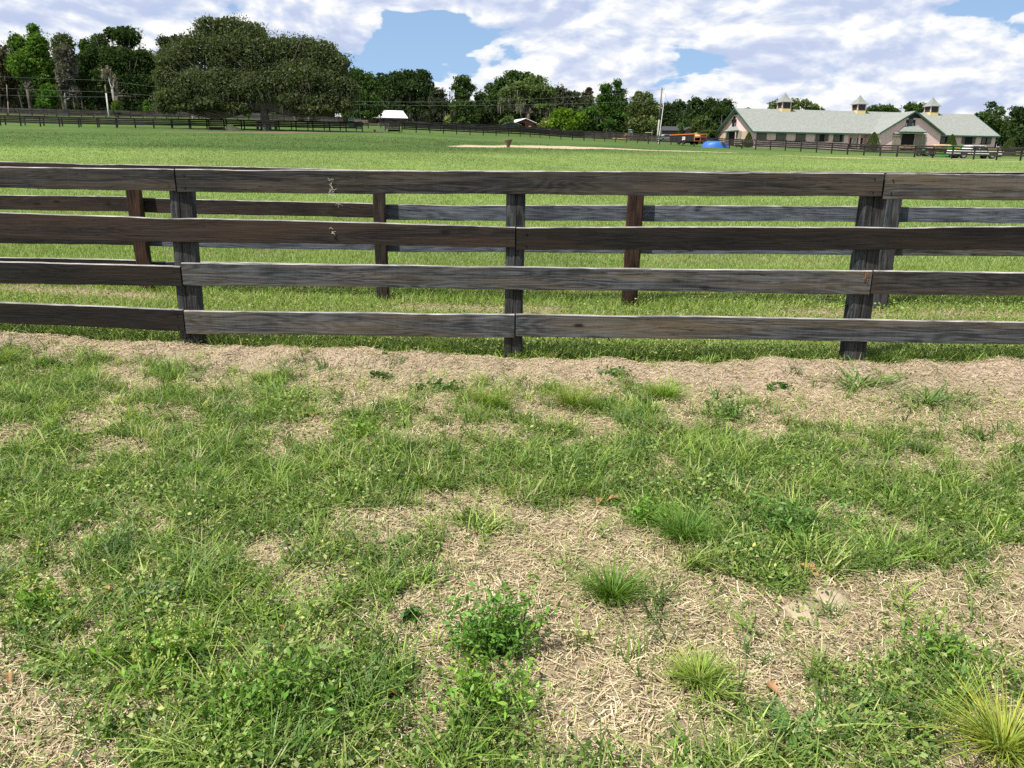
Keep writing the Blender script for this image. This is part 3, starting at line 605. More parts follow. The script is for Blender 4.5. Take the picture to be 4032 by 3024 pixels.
weed(Wd, 1060, 2800, 420, 'leafy', 'tall narrow-leaved weeds at the bottom left of centre', 'weed', .15, (.07, .155, .035))
weed(Wd, 605, 2360, 210, 'vine', 'pale small-leaved mat in the left foreground', 'weed', None, (.25, .33, .17))
weed(Wd, 1560, 2150, 110, 'rosette', 'rosette with toothed pale leaves left of centre', 'weed')
weed(Wd, 1420, 1730, 230, 'leafy', 'feathery green weed row below the leafy sprig', 'weed', .11, (.08, .16, .03))
weed(T, 2750, 2690, 190, 'fine', 'flattened tuft leaning left across thatch, lower right of centre', 'grass tuft', .08, (.15, .24, .05))
# sand mounds of burrows, fallen leaves, pale stone
M_sand = simple('loose sand', (.40, .32, .22), var=.12, scale=30, bump=.5, bscale=120)
for px, py, w, lab in ((3156, 2415, 130, 'left ant mound of loose sand with a dark hole'), (3267, 2358, 120, 'right ant mound of loose sand beside its darker twin')):
    P = ground(px, py); s = np.linalg.norm(P-CAM)/F*w/2; mb = MB(); prof = [(1.25*s, -.02), (s, .004), (.7*s, .016), (.35*s, .022), (.18*s, .016), (.08*s, -.004), (0.001, -.008)]
    mb.lathe(prof, 22, jit=.14); o = mb.build('ant_mound', M_sand, None, P, smooth=True); tag(o, lab, 'ant mound')
M_dead = simple('dead leaf', (.34, .19, .085), var=.4, scale=40, bump=.3)
def dead_leaf(px, py, L, label, group=None):
    P = ground(px, py); mb = MB(); a = random.uniform(0, 6.28); w = L*.4; V = []; n = 7
    for i in range(n):
        t = i/(n-1); ww = w*math.sin(math.pi*min(.98, max(.04, t)))*.5; cz = .012+.02*math.sin(t*3)*random.uniform(.6, 1.2)
        for k in (-1, 0, 1): X = (t-.5)*L; Y = ww*k; V.append((X*math.cos(a)-Y*math.sin(a), X*math.sin(a)+Y*math.cos(a), cz+(.4*ww if k else 0)))
    Fa = [(i*3+k, i*3+k+1, i*3+k+4, i*3+k+3) for i in range(n-1) for k in (0, 1)]
    mb.add(V, Fa); o = mb.build('fallen_leaf', M_dead, None, P); return tag(o, label, 'leaf', group)
dead_leaf(2418, 1985, .10, 'large curled tan leaf on bare thatch right of centre'); dead_leaf(2360, 1990, .08, 'smaller curled leaf just left of the large tan one')
dead_leaf(3180, 2262, .11, 'flat brown leaf above the ant mounds')
for px, py in ((420, 2345), (1115, 2495), (3035, 2735), (1230, 1655), (920, 1690), (40, 2690), (1540, 2765), (3350, 1755), (600, 2570)):
    dead_leaf(px, py, random.uniform(.04, .08), 'small brown fallen leaf lying in the grass', 'small fallen leaves')
P = ground(1475, 1594); mb = MB(); mb.ell((0, 0, .008), (.022, .014, .012), 10, 7, jit=.3); tag(mb.build('pebble', simple('pale stone', (.75, .72, .68)), None, P, smooth=True), 'small white stone below the sandy hump', 'stone')
P = ground(2475, 1549); mb = MB(); mb.ell((0, 0, .008), (.02, .014, .01), 10, 7, jit=.3); tag(mb.build('pebble', simple('lilac stone', (.42, .38, .45)), None, P, smooth=True), 'small lilac-grey stone on the sandy strip', 'stone')
# ================================================================== far fences
def far_fence(label, nodes, ht=1.40, postm=None, boardm=None, step=2.44, rails=4, phase=0.0, group='board fences round the paddocks', bh=.185, postw=.13, offs=(0, 0), sep=True):
    pts = [spot(px, Z)[:2]+np.array(offs) for px, Z in nodes]; seg = []; Lt = 0
    for a, b in zip(pts[:-1], pts[1:]): l = np.linalg.norm(b-a); seg.append((Lt, l, a, b)); Lt += l
    n = int((Lt-phase)/step)
    pos = []
    for i in range(n+1):
        s = phase+i*step
        for (s0, l, a, b) in seg:
            if s <= s0+l+1e-6: p = a+(b-a)*(s-s0)/l; break
        pos.append((p[0], p[1], Hs(p[0], p[1])))
    root = empty('board_fence', pos[0], 0, label, 'fence', group); o0 = Vector(pos[0]); pm = postm or W_far; bm = boardm or [W_far, W_farg]
    for i, p in enumerate(pos):
        mb = MB(); lean = random.gauss(0, .02); w = postw/2*random.uniform(.9, 1.15)
        mb.bar((0, 0, -.25), (lean, 0, ht-random.uniform(.0, .06)), w*2, w*2); mb.build('post', pm, root, Vector(p)-o0)
    for r_ in range(rails):
        z = ht-bh/2-(ht-.28-bh*.5)*r_/(rails-.0)*1.02
        i = -(r_ % 2)
        while i < n:
            a = max(i, 0); b = min(i+2, n); i += 2
            if b <= a: continue
            mb = MB(); js = [Vector(pos[k])-o0+Vector((0, 0, z+random.gauss(0, .012))) for k in range(a, b+1)]
            for u, v in zip(js[:-1], js[1:]):
                d = (v-u).normalized(); nrm = Vector((d.y, -d.x, 0)).normalized()*.085*(1 if nrm_dir(u+o0, d) else -1)
                mb.bar(u+nrm, v+nrm, .03, bh)
            mb.build('board', random.choice(bm), root)
    return root
def nrm_dir(p, d):
    n = Vector((d.y, -d.x, 0)); return n.dot(Vector((-p.x, -p.y, 0))) > 0
far_fence('far fence left of the gate gap, running behind the oak trunk', [(-420, 100), (60, 105), (549, 108), (943, 112), (1250, 114.5), (1488, 117)])
far_fence('companion fence running close behind the left far fence', [(-420, 103.5), (60, 108.5), (549, 111.5), (943, 115.5), (1432, 119.5)], phase=1.1, ht=1.3)
far_fence('far fence right of the gate gap, in front of the cabin and gazebo', [(1583, 120), (1800, 125), (2027, 130), (2174, 136), (2305, 139)], boardm=[W_farg, W_far])
far_fence('short fence panel standing just right of the gate gap', [(1517, 121), (1575, 121)], step=2.3, boardm=[W_far, W_farg])
far_fence('far fence between pasture and pink barn, nearing the right edge', [(2301, 138), (2500, 130), (2700, 122), (2941, 112), (3205, 104), (3427, 97), (3587, 92), (3763, 87), (4100, 80), (4500, 75)])
far_fence('uppermost grey fence below the woods at far left', [(-700, 148), (0, 152), (600, 152), (943, 150), (1190, 148), (1390, 146)], boardm=[W_farl, W_farg, W_far], ht=1.4, bh=.21)
far_fence('weathered back fence of the lane behind the cabin-side fence', [(1500, 138), (1600, 141), (1800, 146), (2027, 150), (2135, 152), (2301, 154), (2440, 154), (2580, 150)], boardm=[W_farg, W_farl, W_farg], ht=1.45)
far_fence('tan sunlit fence in the lane left of the gate gap', [(1395, 133), (1500, 134)], boardm=[W_fart, W_farg, W_fart], ht=1.4, postm=W_farg)

far_fence('square rail pen built round the oak trunk', [(1013, 106.2), (1091, 106.4), (1091, 109.0), (1014, 109.0), (1013, 106.2)], step=1.3, ht=1.42, boardm=[W_far], rails=3)
# ================================================================== pink barn
M_pink = simple('pink stucco', (.80, .56, .55), rough=.9, var=.06, scale=.8, bump=0)
def shingle(name, a, b, row=3.2):
    m, nt, out = mat(name); B = N(nt, 'ShaderNodeBsdfPrincipled', i_Roughness=.9); tc = N(nt, 'ShaderNodeTexCoord')
    n = N(nt, 'ShaderNodeTexNoise', i_Scale=2.2, i_Detail=6.0, i_Roughness=.75); nt.links.new(tc.outputs['Object'], n.inputs[0])
    br = N(nt, 'ShaderNodeTexBrick', i_Scale=row); br.inputs['Mortar Size'].default_value = .03; br.inputs['Color1'].default_value = (*a, 1); br.inputs['Color2'].default_value = (*b, 1); br.inputs['Mortar'].default_value = (*[v*.7 for v in a], 1); br.offset = .5
    mp = N(nt, 'ShaderNodeMapping'); mp.inputs['Rotation'].default_value = (math.radians(90), 0, 0); nt.links.new(tc.outputs['Object'], mp.inputs[0]); nt.links.new(mp.outputs[0], br.inputs[0])
    c = rgb(nt, br.outputs[0], ramp(nt, n.outputs[0], [(.3, (.78, .8, .78)), (.7, (1.2, 1.18, 1.2))]), 1.0, 'MULTIPLY'); nt.links.new(c, B.inputs['Base Color']); nt.links.new(B.outputs[0], out.inputs[0]); return m
M_roof = shingle('grey green shingles', (.235, .25, .23), (.29, .305, .28))
M_trim = simple('dark green trim', (.035, .10, .075), rough=.5, var=.15, bump=0)
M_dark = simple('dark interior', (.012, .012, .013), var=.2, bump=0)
M_glass = simple('window glass', (.02, .025, .035), rough=.12, spec=.6, var=.1, bump=0)
M_ply = wood('pale plank door wood', (.22, .19, .15), (.40, .35, .28), vert=True, knots=False); M_plyd = wood('aged shutter wood', (.11, .095, .08), (.22, .19, .16), vert=True, knots=False)
M_tan = simple('tan plywood', (.48, .38, .28), var=.12, bump=0); M_yel = simple('cream yellow board', (.72, .58, .27), var=.06, bump=0); M_white = simple('white paint', (.78, .78, .76), rough=.5, var=.04, bump=0)
M_black = simple('black painted wood', (.015, .015, .017), rough=.5, var=.2, bump=0); M_louv = simple('dark slats', (.05, .045, .05), var=.3, bump=0)
FX = at(2968, 577, 140.0); beta = math.radians(11.8); ua = np.array([math.cos(beta), math.sin(beta), 0]); ub = np.array([-math.sin(beta), math.cos(beta), 0])
gz = Hs(FX[0], FX[1]); FX[2] = gz-.1
barn = empty('horse_barn', FX, beta, 'long pink stable with grey-green shingle roof, two gables and three cupolas', 'barn')
def s_of(px, off=0.0, py=560):                                       # along-facade coordinate seen in photo column px on the plane y_local = off
    d = ray(px, py); n = ub; O = FX+ub*off; t = np.dot(O-CAM, n)/np.dot(d, n); P = CAM+d*t; return float(np.dot(P-FX, ua))
def s_z(px, py, off=0.0):
    d = ray(px, py); O = FX+ub*off; t = np.dot(O-CAM, ub)/np.dot(d, ub); P = CAM+d*t; return float(np.dot(P-FX, ua)), float(P[2]-FX[2])
def e_of(px, py, s0=0.0):                                            # on the end wall plane x_local = s0 -> (y_local, z)
    d = ray(px, py); O = FX+ua*s0; t = np.dot(O-CAM, ua)/np.dot(d, ua); P = CAM+d*t; return float(np.dot(P-FX, ub)), float(P[2]-FX[2])
LW = s_of(3918); W = 14.6; EZ = 2.95; RZ = 7.15; OV = .55
xg0, xg1 = s_of(3463, -2.6), s_of(3700, -2.6); xm = (xg0+xg1)/2; hw = (xg1-xg0)/2; PJ = -2.6
print('barn', LW, xg0, xg1, xm, 'eave', s_z(2968, 515), 'ridge', s_z(2896, 432, W/2), 'apex', s_z(3595, 437, PJ-.6), 'wallright', s_z(3700, 589, 0))
pr0, pr1 = s_of(3338), xg0
slope = (RZ-EZ)/(W/2)
wl = MB()
wl.prism([(0, -1.2), (W, -1.2), (W, EZ), (W/2, RZ-.05), (0, EZ)], 0, .25, 'x'); wl.prism([(0, -1.2), (W, -1.2), (W, EZ), (W/2, RZ-.05), (0, EZ)], LW-.25, LW, 'x')
wl.box(.25, LW-.25, W-.25, W, -1.2, EZ)
wl.box(.25, pr0, 0, .25, -1.2, EZ-.02); wl.box(pr0, pr0+.22, .25, 2.2, -1.2, EZ-.02); wl.box(pr0+.22, pr1+.5, 2.0, 2.2, -1.2, EZ-.02); wl.box(xg1, LW-.25, 0, .25, -1.2, EZ-.02)
wl.box(xg0, xg0+.25, PJ+.25, 2.2, -1.2, EZ-.02); wl.box(xg1-.25, xg1, PJ+.25, .0, -1.2, EZ-.02)
AZ = EZ+hw*slope*1.0; 
wl.build('wall', M_pink, barn)
# main gable front wall with a real door opening
dx0, dz0 = s_z(3545, 525, PJ); dx1, _ = s_z(3606, 525, PJ)
g = MB(); g.box(xg0, dx0, PJ, PJ+.25, -1.2, EZ); g.box(dx1, xg1, PJ, PJ+.25, -1.2, EZ); g.prism([(xg0, EZ), (dx0, EZ), (dx0, dz0), (dx1, dz0), (dx1, EZ), (xg1, EZ), (xm, AZ-.05)], PJ, PJ+.25, 'y'); g.build('gable_wall', M_pink, barn)
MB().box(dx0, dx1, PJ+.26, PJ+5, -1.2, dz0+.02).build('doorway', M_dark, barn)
# roofs
def slab(P, th=.16, m=0):                                            # quad -> slab along -z
    V = [tuple(p) for p in P]+[(p[0], p[1], p[2]-th) for p in P]; return V, [(0, 1, 2, 3), (7, 6, 5, 4), (0, 4, 5, 1), (1, 5, 6, 2), (2, 6, 7, 3), (3, 7, 4, 0)]
ro = MB(); ez = EZ-OV*slope+.2; x0, x1 = -.7, LW+.5
ro.add(*slab([(x0, -OV, ez), (x1, -OV, ez), (x1, W/2, RZ+.2), (x0, W/2, RZ+.2)])); ro.add(*slab([(x0, W/2, RZ+.2), (x1, W/2, RZ+.2), (x1, W+OV, ez), (x0, W+OV, ez)]))
rf = ro.build('roof', M_roof, barn)
g2 = MB(); gy0 = PJ-.48; ax = xm; az = AZ+.22; gw = hw+OV
zl = az-gw*slope; yb = W/2
g2.add(*slab([(ax-gw, gy0, zl+.02), (ax, gy0, az), (ax, yb, az), (ax-gw, -OV+.3, zl+.02)])); g2.add(*slab([(ax, gy0, az), (ax+gw, gy0, zl+.02), (ax+gw, -OV+.3, zl+.02), (ax, yb, az)])); g2.build('gable_roof', M_roof, barn)
tr = MB(); T_ = .10
for A_, B_ in (((x0-.02, -OV-.02, ez-.1), (ax-gw, -OV-.02, ez-.1)), ((ax+gw, -OV-.02, ez-.1), (x1, -OV-.02, ez-.1)), ((x0-.04, -OV, ez-.1), (x0-.04, W/2, RZ+.1)), ((x0-.04, W/2, RZ+.1), (x0-.04, W+OV, ez-.1)),
               ((x1+.04, -OV, ez-.1), (x1+.04, W/2, RZ+.1)), ((ax-gw, gy0-.03, zl-.08), (ax, gy0-.03, az-.08)), ((ax, gy0-.03, az-.08), (ax+gw, gy0-.03, zl-.08))): tr.bar(A_, B_, .07, .26)
tr.build('trim', M_trim, barn)
# dark louvred gable peaks
mb = MB(); mb.prism([(xm-1.7, AZ-1.7*slope-.02), (xm+1.7, AZ-1.7*slope-.02), (xm, AZ-.1)], PJ-.04, PJ-.003, 'y'); mb.build('gable_vent', M_black, barn)
mb = MB(); mb.prism([(W/2-1.5, RZ-1.5*slope-.1), (W/2+1.5, RZ-1.5*slope-.1), (W/2, RZ-.2)], -.04, -.003, 'x'); mb.build('gable_vent', M_louv, barn)
# cupolas
M_cpink = simple('pale pink trim', (.70, .50, .45), var=.05, bump=0)
for px, pt in ((3092, 374), (3387, 385), (3674, 392)):
    s, zt = s_z(px, pt, W/2); zt = RZ+3.15; c = .86; cu = MB(); cu.box(s-c-.06, s+c+.06, W/2-c-.06, W/2+c+.06, RZ-.75, RZ+.32); cb = cu.build('cupola', M_yel, barn)
    q = MB(); q.box(s-c, s+c, W/2-c, W/2+c, RZ+.32, RZ+1.5); q.build('louvre', M_louv, cb)
    q = MB()
    for sx in (-1, 1):
        for sy in (-1, 1): q.box(s+sx*c-.09, s+sx*c+.09, W/2+sy*c-.09, W/2+sy*c+.09, RZ+.325, RZ+1.5)
    q.build('corner_post', M_cpink, cb)
    q = MB(); e_ = 1.22; prof = [(1.0, 1.42), (.98, 1.52), (.66, 1.95), (.36, 2.45), (.14, 2.92), (.03, 3.2)]; V = []; Fa = []
    for f_, z in prof: V += [(s-e_*f_, W/2-e_*f_, RZ+z), (s+e_*f_, W/2-e_*f_, RZ+z), (s+e_*f_, W/2+e_*f_, RZ+z), (s-e_*f_, W/2+e_*f_, RZ+z)]
    for i in range(len(prof)-1):
        for k in range(4): Fa.append((i*4+k, i*4+(k+1) % 4, i*4+4+(k+1) % 4, i*4+4+k))
    Fa += [(3, 2, 1, 0), (20, 21, 22, 23)]; q.add(V, Fa); q.build('cupola_roof', M_roof, cb)
# facade windows: dark opening, shutters, sill
def window(xa, xb, za, zb, y, sh, name='window'):
    mb = MB(); mb.box(xa, xb, y-.03, y-.003, za, zb); w_ = mb.build(name, M_dark, barn)
    f_ = MB(); f_.box(xa-.08, xb+.08, y-.07, y-.035, za-.08, za-.002); f_.box(xa-.08, xa, y-.07, y-.035, za, zb); f_.box(xb, xb+.08, y-.07, y-.035, za, zb); f_.box(xa-.35, xa-.09, y-.06, y-.03, za+.05, za+.12); f_.box(xb+.09, xb+.35, y-.06, y-.03, za+.05, za+.12); f_.build('frame', M_black, w_)
    for a, b in sh:
        m_ = MB(); m_.box(a, b, y-.12, y-.075, za+.03, zb-.02, c=.01); m_.box(a+.05, b-.05, y-.14, y-.121, za+.2, za+.3); m_.build('shutter', M_plyd, w_)
for c_, t in ((3000, 0), (3077, 1), (3154.5, 1), (3233, 2), (3303, 3)):
    s, z = s_z(c_, 521); w_ = .92; za, zb = 1.35, 2.62
    sh = {0: [(s-w_, s+w_)], 1: [(s-w_, s+.15), (s+.18, s+w_)], 2: [(s-w_-.15, s-.25), (s+.75, s+w_+.7)], 3: [(s-w_, s+.25), (s+.75, s+w_+.2)]}[t]
    window(s-w_, s+w_, za, zb, 0, sh)
for c_, t in ((3709, 0), (3744, 0), (3816, 4), (3885, 5)):
    s, z = s_z(c_, 530); w_ = .95; sh = {0: [(s-.7, s+.75)], 4: [(s-w_-.55, s-w_+.1), (s+w_-.1, s+w_+.65)], 5: [(s-w_, s-.15), (s+.2, s+w_+.3)]}[t]
    window(s-w_, s+w_, 1.35, 2.62, 0, sh)
# porch recess: two glazed white doors, post, slab
for px in (3362, 3406):
    s = s_of(px, 2.0); mb = MB(); mb.box(s-.55, s+.55, 1.93, 1.995, .1, 2.15); d_ = mb.build('door', M_white, barn); mb = MB(); mb.box(s-.36, s+.36, 1.90, 1.925, 1.0, 2.0); mb.build('pane', simple('pale curtained glass', (.42, .48, .50), rough=.2, bump=0), d_)
    mb = MB(); mb.box(s-.95, s-.62, 1.93, 1.99, .4, 2.1); mb.box(s+.62, s+.85, 1.93, 1.99, .4, 2.1); mb.build('side_shutter', M_black, d_)
s = s_of(3383, 0); mb = MB(); mb.box(s-.13, s+.13, 0, .26, -.5, EZ-.05); mb.build('porch_post', M_pink, barn)
mb = MB(); mb.box(pr0+.25, pr1-.05, -.9, 1.9, -.7, .06, c=.02); mb.build('porch_slab', simple('pale concrete', (.62, .55, .48), var=.1), barn)
# upper windows
def upper(xc, zc, w_, h_, fr):
    """fr(u, z, out) -> local point"""
    def bx(mb, u0, u1, z0, z1, o0, o1):
        V = [fr(u, z, o) for o in (o0, o1) for z in (z0, z1) for u in (u0, u1)]; mb.add(V, [(0, 2, 3, 1), (4, 5, 7, 6), (0, 1, 5, 4), (2, 6, 7, 3), (0, 4, 6, 2), (1, 3, 7, 5)])
    mb = MB(); bx(mb, xc-w_, xc+w_, zc-h_, zc+h_*.55, .003, .05); n = 9; P = [(xc+w_*.5*math.cos(math.pi*k/n), zc+h_*.55+w_*.62*math.sin(math.pi*k/n)) for k in range(n+1)]
    V = [fr(u, z, o) for o in (.003, .05) for u, z in P]; mb.add(V, [tuple(range(n+1)), tuple(range(2*n+1, n, -1))]+[(k, k+1, k+n+2, k+n+1) for k in range(n)]); o = mb.build('window', M_black, barn)
    mb = MB(); bx(mb, xc-w_*.45, xc+w_*.45, zc-h_*.85, zc-.05, .052, .07); bx(mb, xc-w_*.45, xc+w_*.45, zc+.05, zc+h_*.7, .052, .07); mb.build('pane', M_glass, o)
    mb = MB(); bx(mb, xc-w_*.9, xc-w_*.78, zc-h_*.9, zc-h_*.15, .052, .066); bx(mb, xc+w_*.5, xc+w_*.6, zc-h_*.9, zc-h_*.15, .052, .066); mb.build('glazing_bar', M_white, o)
s, z = s_z(3585.5, 482, PJ); upper(s, z, .98, .88, lambda u, z_, o: (u, PJ-o, z_))
y, z = e_of(2891, 481); upper(-y, z, .95, .95, lambda u, z_, o: (-o, -u, z_))
# hoods and plank doors, main gable
def hood(x0_, x1_, zb, zt, y, dep, fr, name='door_hood'):
    w3 = (x1_-x0_)*.22; V = [fr(x0_, y+dep, zb), fr(x1_, y+dep, zb), fr(x1_-w3, y, zt), fr(x0_+w3, y, zt), fr(x0_, y, zb), fr(x1_, y, zb)]
    mb = MB(); mb.add(V, [(0, 1, 2, 3), (0, 3, 4), (1, 5, 2), (0, 4, 5, 1), (3, 2, 5, 4)]); o = mb.build(name, M_roof, barn)
    mb = MB(); a, b, c2, d2 = V[0], V[1], V[4], V[5]; k = lambda p: (p[0], p[1], p[2]-.10)
    mb.bar(k(a), k(b), .06, .16); mb.bar(k(c2), k(a), .06, .16); mb.bar(k(b), k(d2), .06, .16); mb.build('hood_trim', M_trim, o)
hx0, hz = s_z(3537, 518, PJ); hx1, _ = s_z(3634, 518, PJ); _, hz2 = s_z(3585, 507, PJ); hood(hx0, hx1, hz, hz+1.05, 0, 1.0, lambda u, o, z_: (u, PJ-.02-o, z_))
zd = dz0-.05
for a, b in ((3513, 3547), (3604, 3643)):
    sa, _ = s_z(a, 550, PJ); sb, _ = s_z(b, 550, PJ); mb = MB()
    for i in range(6): u0 = sa+(sb-sa)*i/6; mb.box(u0+.01, u0+(sb-sa)/6-.01, PJ-.16-.02*(i % 2), PJ-.06, -.25, zd)
    mb.bar((sa, PJ-.2, zd-.4), (sb, PJ-.2, zd-.4), .05, .16); mb.build('plank_door', M_ply, barn)
mb = MB(); sa, _ = s_z(3520, 521, PJ); sb, _ = s_z(3641, 521, PJ); mb.box(sa, sb, PJ-.26, PJ-.18, zd+.02, zd+.18); mb.build('door_rail', M_white, barn)
# end gable: door, hood, plank doors, tan shutters  (coordinates y_local from the front corner, wall x_local=0 facing -x)
FR = lambda u, o, z_: (-.02-o, u, z_)
ya, z1 = e_of(2900, 518); yb_, _ = e_of(2873, 518)
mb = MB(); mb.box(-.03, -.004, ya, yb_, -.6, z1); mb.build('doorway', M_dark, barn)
h0, z2 = e_of(2912, 513); h1, _ = e_of(2866, 513); hood(h0, h1, z2, z2+.8, 0, .75, FR)
for a, b in ((2920, 2901), (2872, 2855)):
    p, _ = e_of(a, 540); q_, _ = e_of(b, 540); mb = MB()
    for i in range(5): u0 = p+(q_-p)*i/5; mb.box(-.17-.02*(i % 2), -.07, u0+.01, u0+(q_-p)/5-.01, -.25, z1+.05)
    mb.build('plank_door', M_ply, barn)
for a, b in ((2944, 2923), (2851, 2831)):
    p, zt = e_of(a, 516); q_, _ = e_of(b, 516); mb = MB(); mb.box(-.11, -.05, p, q_, z1-2.0, z1-.05); mb.box(-.13, -.111, p-.15, q_+.15, z1-1.75, z1-1.65); mb.build('shutter', M_tan, barn)
for a in (2910, 2870):
    p, _ = e_of(a, 516); mb = MB(); mb.box(-.72, -.6, p-.07, p+.07, -.6, z2-.05); mb.build('hood_post', M_cpink, barn)
# ================================================================== other buildings
M_brick = simple('red brown brick', (.20, .10, .07), var=.12, scale=3, bump=0); M_tin = simple('white metal roof', (.80, .80, .82), rough=.45, var=.04, scale=2, bump=0)
M_cedar = simple('red cedar siding', (.17, .065, .035), var=.15, scale=2, bump=0); M_gr = simple('grey green paint', (.12, .17, .15), var=.1, bump=0); M_gry = simple('grey siding', (.12, .115, .12), var=.15, bump=0)
def frame_at(pxl, pxr, pyb, Zl, Zr):                                 # ground frame with origin at left column; returns (origin, rz, length)
    A_ = spot(pxl, Zl, pyb); B_ = spot(pxr, Zr, pyb); d = B_-A_; return A_, math.atan2(d[1], d[0]), math.hypot(d[0], d[1])
# white-roofed brick house
A_, rz, L = frame_at(1330, 1604, 480, 168, 172); zg = Hs(A_[0], A_[1])
h = empty('brick_house', A_, rz, 'low brick house with a bright white metal roof, half hidden behind the oak', 'house')
def hz_(py, px=1560, Z=171): return float(at(px, py, Z)[2]-A_[2])
ez_, rz_ = hz_(462), hz_(431); xs = L*(1512-1330)/(1604-1330)
mb = MB(); mb.box(xs, L-.4, 0, 8, -1.5, ez_-.05); mb.prism([(0, ez_-.05), (8, ez_-.05), (4.2, rz_-.3)], L-.65, L-.4, 'x'); mb.prism([(0, ez_-.05), (8, ez_-.05), (4.2, rz_-.3)], xs, xs+.2, 'x'); mb.box(0, xs, 2.4, 8, -1.5, ez_-.3); mb.build('wall', M_brick, h)
mb = MB(); mb.add(*slab([(xs-.5, -.5, ez_-.1), (L+.1, -.5, ez_-.1), (L-.35, 4.2, rz_), (xs-.9, 4.2, rz_)], .1)); mb.add(*slab([(xs-.9, 4.2, rz_), (L-.35, 4.2, rz_), (L+.1, 8.5, ez_-.1), (xs-.5, 8.5, ez_-.1)], .1))
mb.add(*slab([(-.5, -.5, ez_-.15), (xs-.5, -.5, ez_-.15), (xs-.5, 5, ez_+1.0), (-.5, 5, ez_+1.0)], .1))
for i in range(15): u = xs+.3+(L-xs-.9)*i/15; mb.bar((u, -.45, ez_-.085), (u-.3, 4.15, rz_+.01), .04, .04)
mb.build('roof', M_tin, h)
for i in range(4): mb = MB(); u = 1+(xs-1.5)*i/3; mb.box(u-.09, u+.09, -.2, 0, -1.5, ez_-.25); mb.build('porch_post', M_brick, h)
mb = MB(); mb.box(xs+.4, xs+.4+L*.165, -.06, -.01, hz_(488), hz_(471)); g_ = mb.build('garage_door', M_gr, h)
for i in range(4): mb = MB(); u = xs+.7+i*L*.039; mb.box(u, u+L*.03, -.09, -.065, hz_(476), hz_(473)); mb.build('pane', simple('grey glass', (.16, .2, .19), rough=.2, bump=0), g_)
mb = MB(); mb.box(L-.4-3.0, L-.4-1.0, -.06, -.01, hz_(482), hz_(475)); mb.build('window', M_glass, h)
# cabin
A_, rz, L = frame_at(2032, 2105, 510, 166, 166)
h = empty('cabin', A_, rz, 'small red-brown cabin with white metal roof and open porch, behind the gazebo', 'cabin')
def hc(py): return float(at(2070, py, 166)[2]-A_[2])
xp = L*(2067-2032)/(2105-2032); za_, ze = hc(466.5), hc(482.5); xc = L*(2070.6-2032)/73
mb = MB(); mb.box(xp, L-.2, 0, 6, -1, ze-.05); mb.prism([(0, ze-.08), (L, ze-.05), (xc, za_-.15)], .0, .2, 'y'); mb.box(.5, xp, 3.5, 6, -1, ze-.1); mb.build('wall', M_cedar, h)
mb = MB(); mb.add(*slab([(-.35, -.6, ze-.05), (xc, -.6, za_), (xc-2.2, 7, za_+.1), (-2.4, 7, ze+.1)], .1)); mb.add(*slab([(xc, -.6, za_), (L+.45, -.6, ze-.1), (L-1, 7, ze), (xc-2.2, 7, za_+.1)], .1)); mb.build('roof', M_tin, h)
mb = MB(); mb.box(.35, .5, .05, .2, -1, ze-.12); mb.build('porch_post', M_cedar, h)
xa_ = L*(2086-2032)/73; mb = MB(); mb.box(xa_-.22, xa_+.22, -.25, -.01, hc(502), hc(496.5)); b_ = mb.build('air_conditioner', M_white, h); mb = MB(); mb.box(xa_-.1, xa_+.1, -.265, -.252, hc(500.5), hc(497.8)); mb.build('grille', M_black, b_)
mb = MB(); xl_ = L*(2070-2032)/73; mb.box(xl_-.06, xl_+.06, -.14, -.01, hc(483.5), hc(481)); mb.build('wall_lamp', M_white, h)
# gazebo
A_, rz, L = frame_at(1984, 2045, 512, 156, 156)
h = empty('gazebo', A_, rz, 'small open gazebo with grey-green gable roof beside the cabin', 'gazebo')
def hg(py): return float(at(2014, py, 156)[2]-A_[2])
mb = MB(); ze, za_ = hg(490.5), hg(479.5); mb.add(*slab([(-.5, -.4, ze-.05), (L/2, -.4, za_), (L/2, 3.6, za_), (-.5, 3.6, ze-.05)], .08)); mb.add(*slab([(L/2, -.4, za_), (L+.5, -.4, ze-.05), (L+.5, 3.6, ze-.05), (L/2, 3.6, za_)], .08)); mb.build('roof', M_gr, h)
mb = MB(); mb.prism([(0, ze-.12), (L, ze-.12), (L/2, za_-.12)], 0, .06, 'y'); mb.build('gable_panel', simple('dark green board', (.05, .085, .07), bump=0), h)
mb = MB(); mb.box(0, L, -.05, .01, ze-.3, ze-.121); mb.build('beam', M_gr, h)
for x_ in (.06, L*.42, L*.64, L-.06):
    for y_ in (.06, 3.2): mb = MB(); mb.box(x_-.06, x_+.06, y_-.06, y_+.06, -.8, ze-.15); mb.build('post', M_gr, h)
# dark houses behind the trailer
A_, rz, L = frame_at(2608, 2730, 540, 176, 176); h = empty('dark_house', A_, rz, 'dark-roofed grey house behind the orange-rimmed trailer', 'house')
def hd(py): return float(at(2670, py, 176)[2]-A_[2])
mb = MB(); mb.box(0, L, 0, 6, -1, hd(512)); mb.prism([(L*.66, hd(513)), (L*1.04, hd(513)), (L*.93, hd(497))], -1.5, -1.3, 'y'); mb.box(L*.68, L*1.0, -1.5, 0, -1, hd(513)); mb.build('wall', M_gry, h)
mb = MB(); mb.add(*slab([(-.6, -.5, hd(514)), (L*.7, -.5, hd(514)), (L*.8, 4, hd(495)), (.5, 4, hd(495))], .1)); mb.add(*slab([(L*.62, -1.9, hd(515)), (L*.93, -1.9, hd(496)), (L*.93, 4, hd(496)), (L*.62, 4, hd(515))], .12)); mb.add(*slab([(L*.93, -1.9, hd(496)), (L*1.08, -1.9, hd(514)), (L*1.08, 4, hd(514)), (L*.93, 4, hd(496))], .12)); mb.build('roof', simple('dark shingles', (.05, .047, .05), bump=0), h)
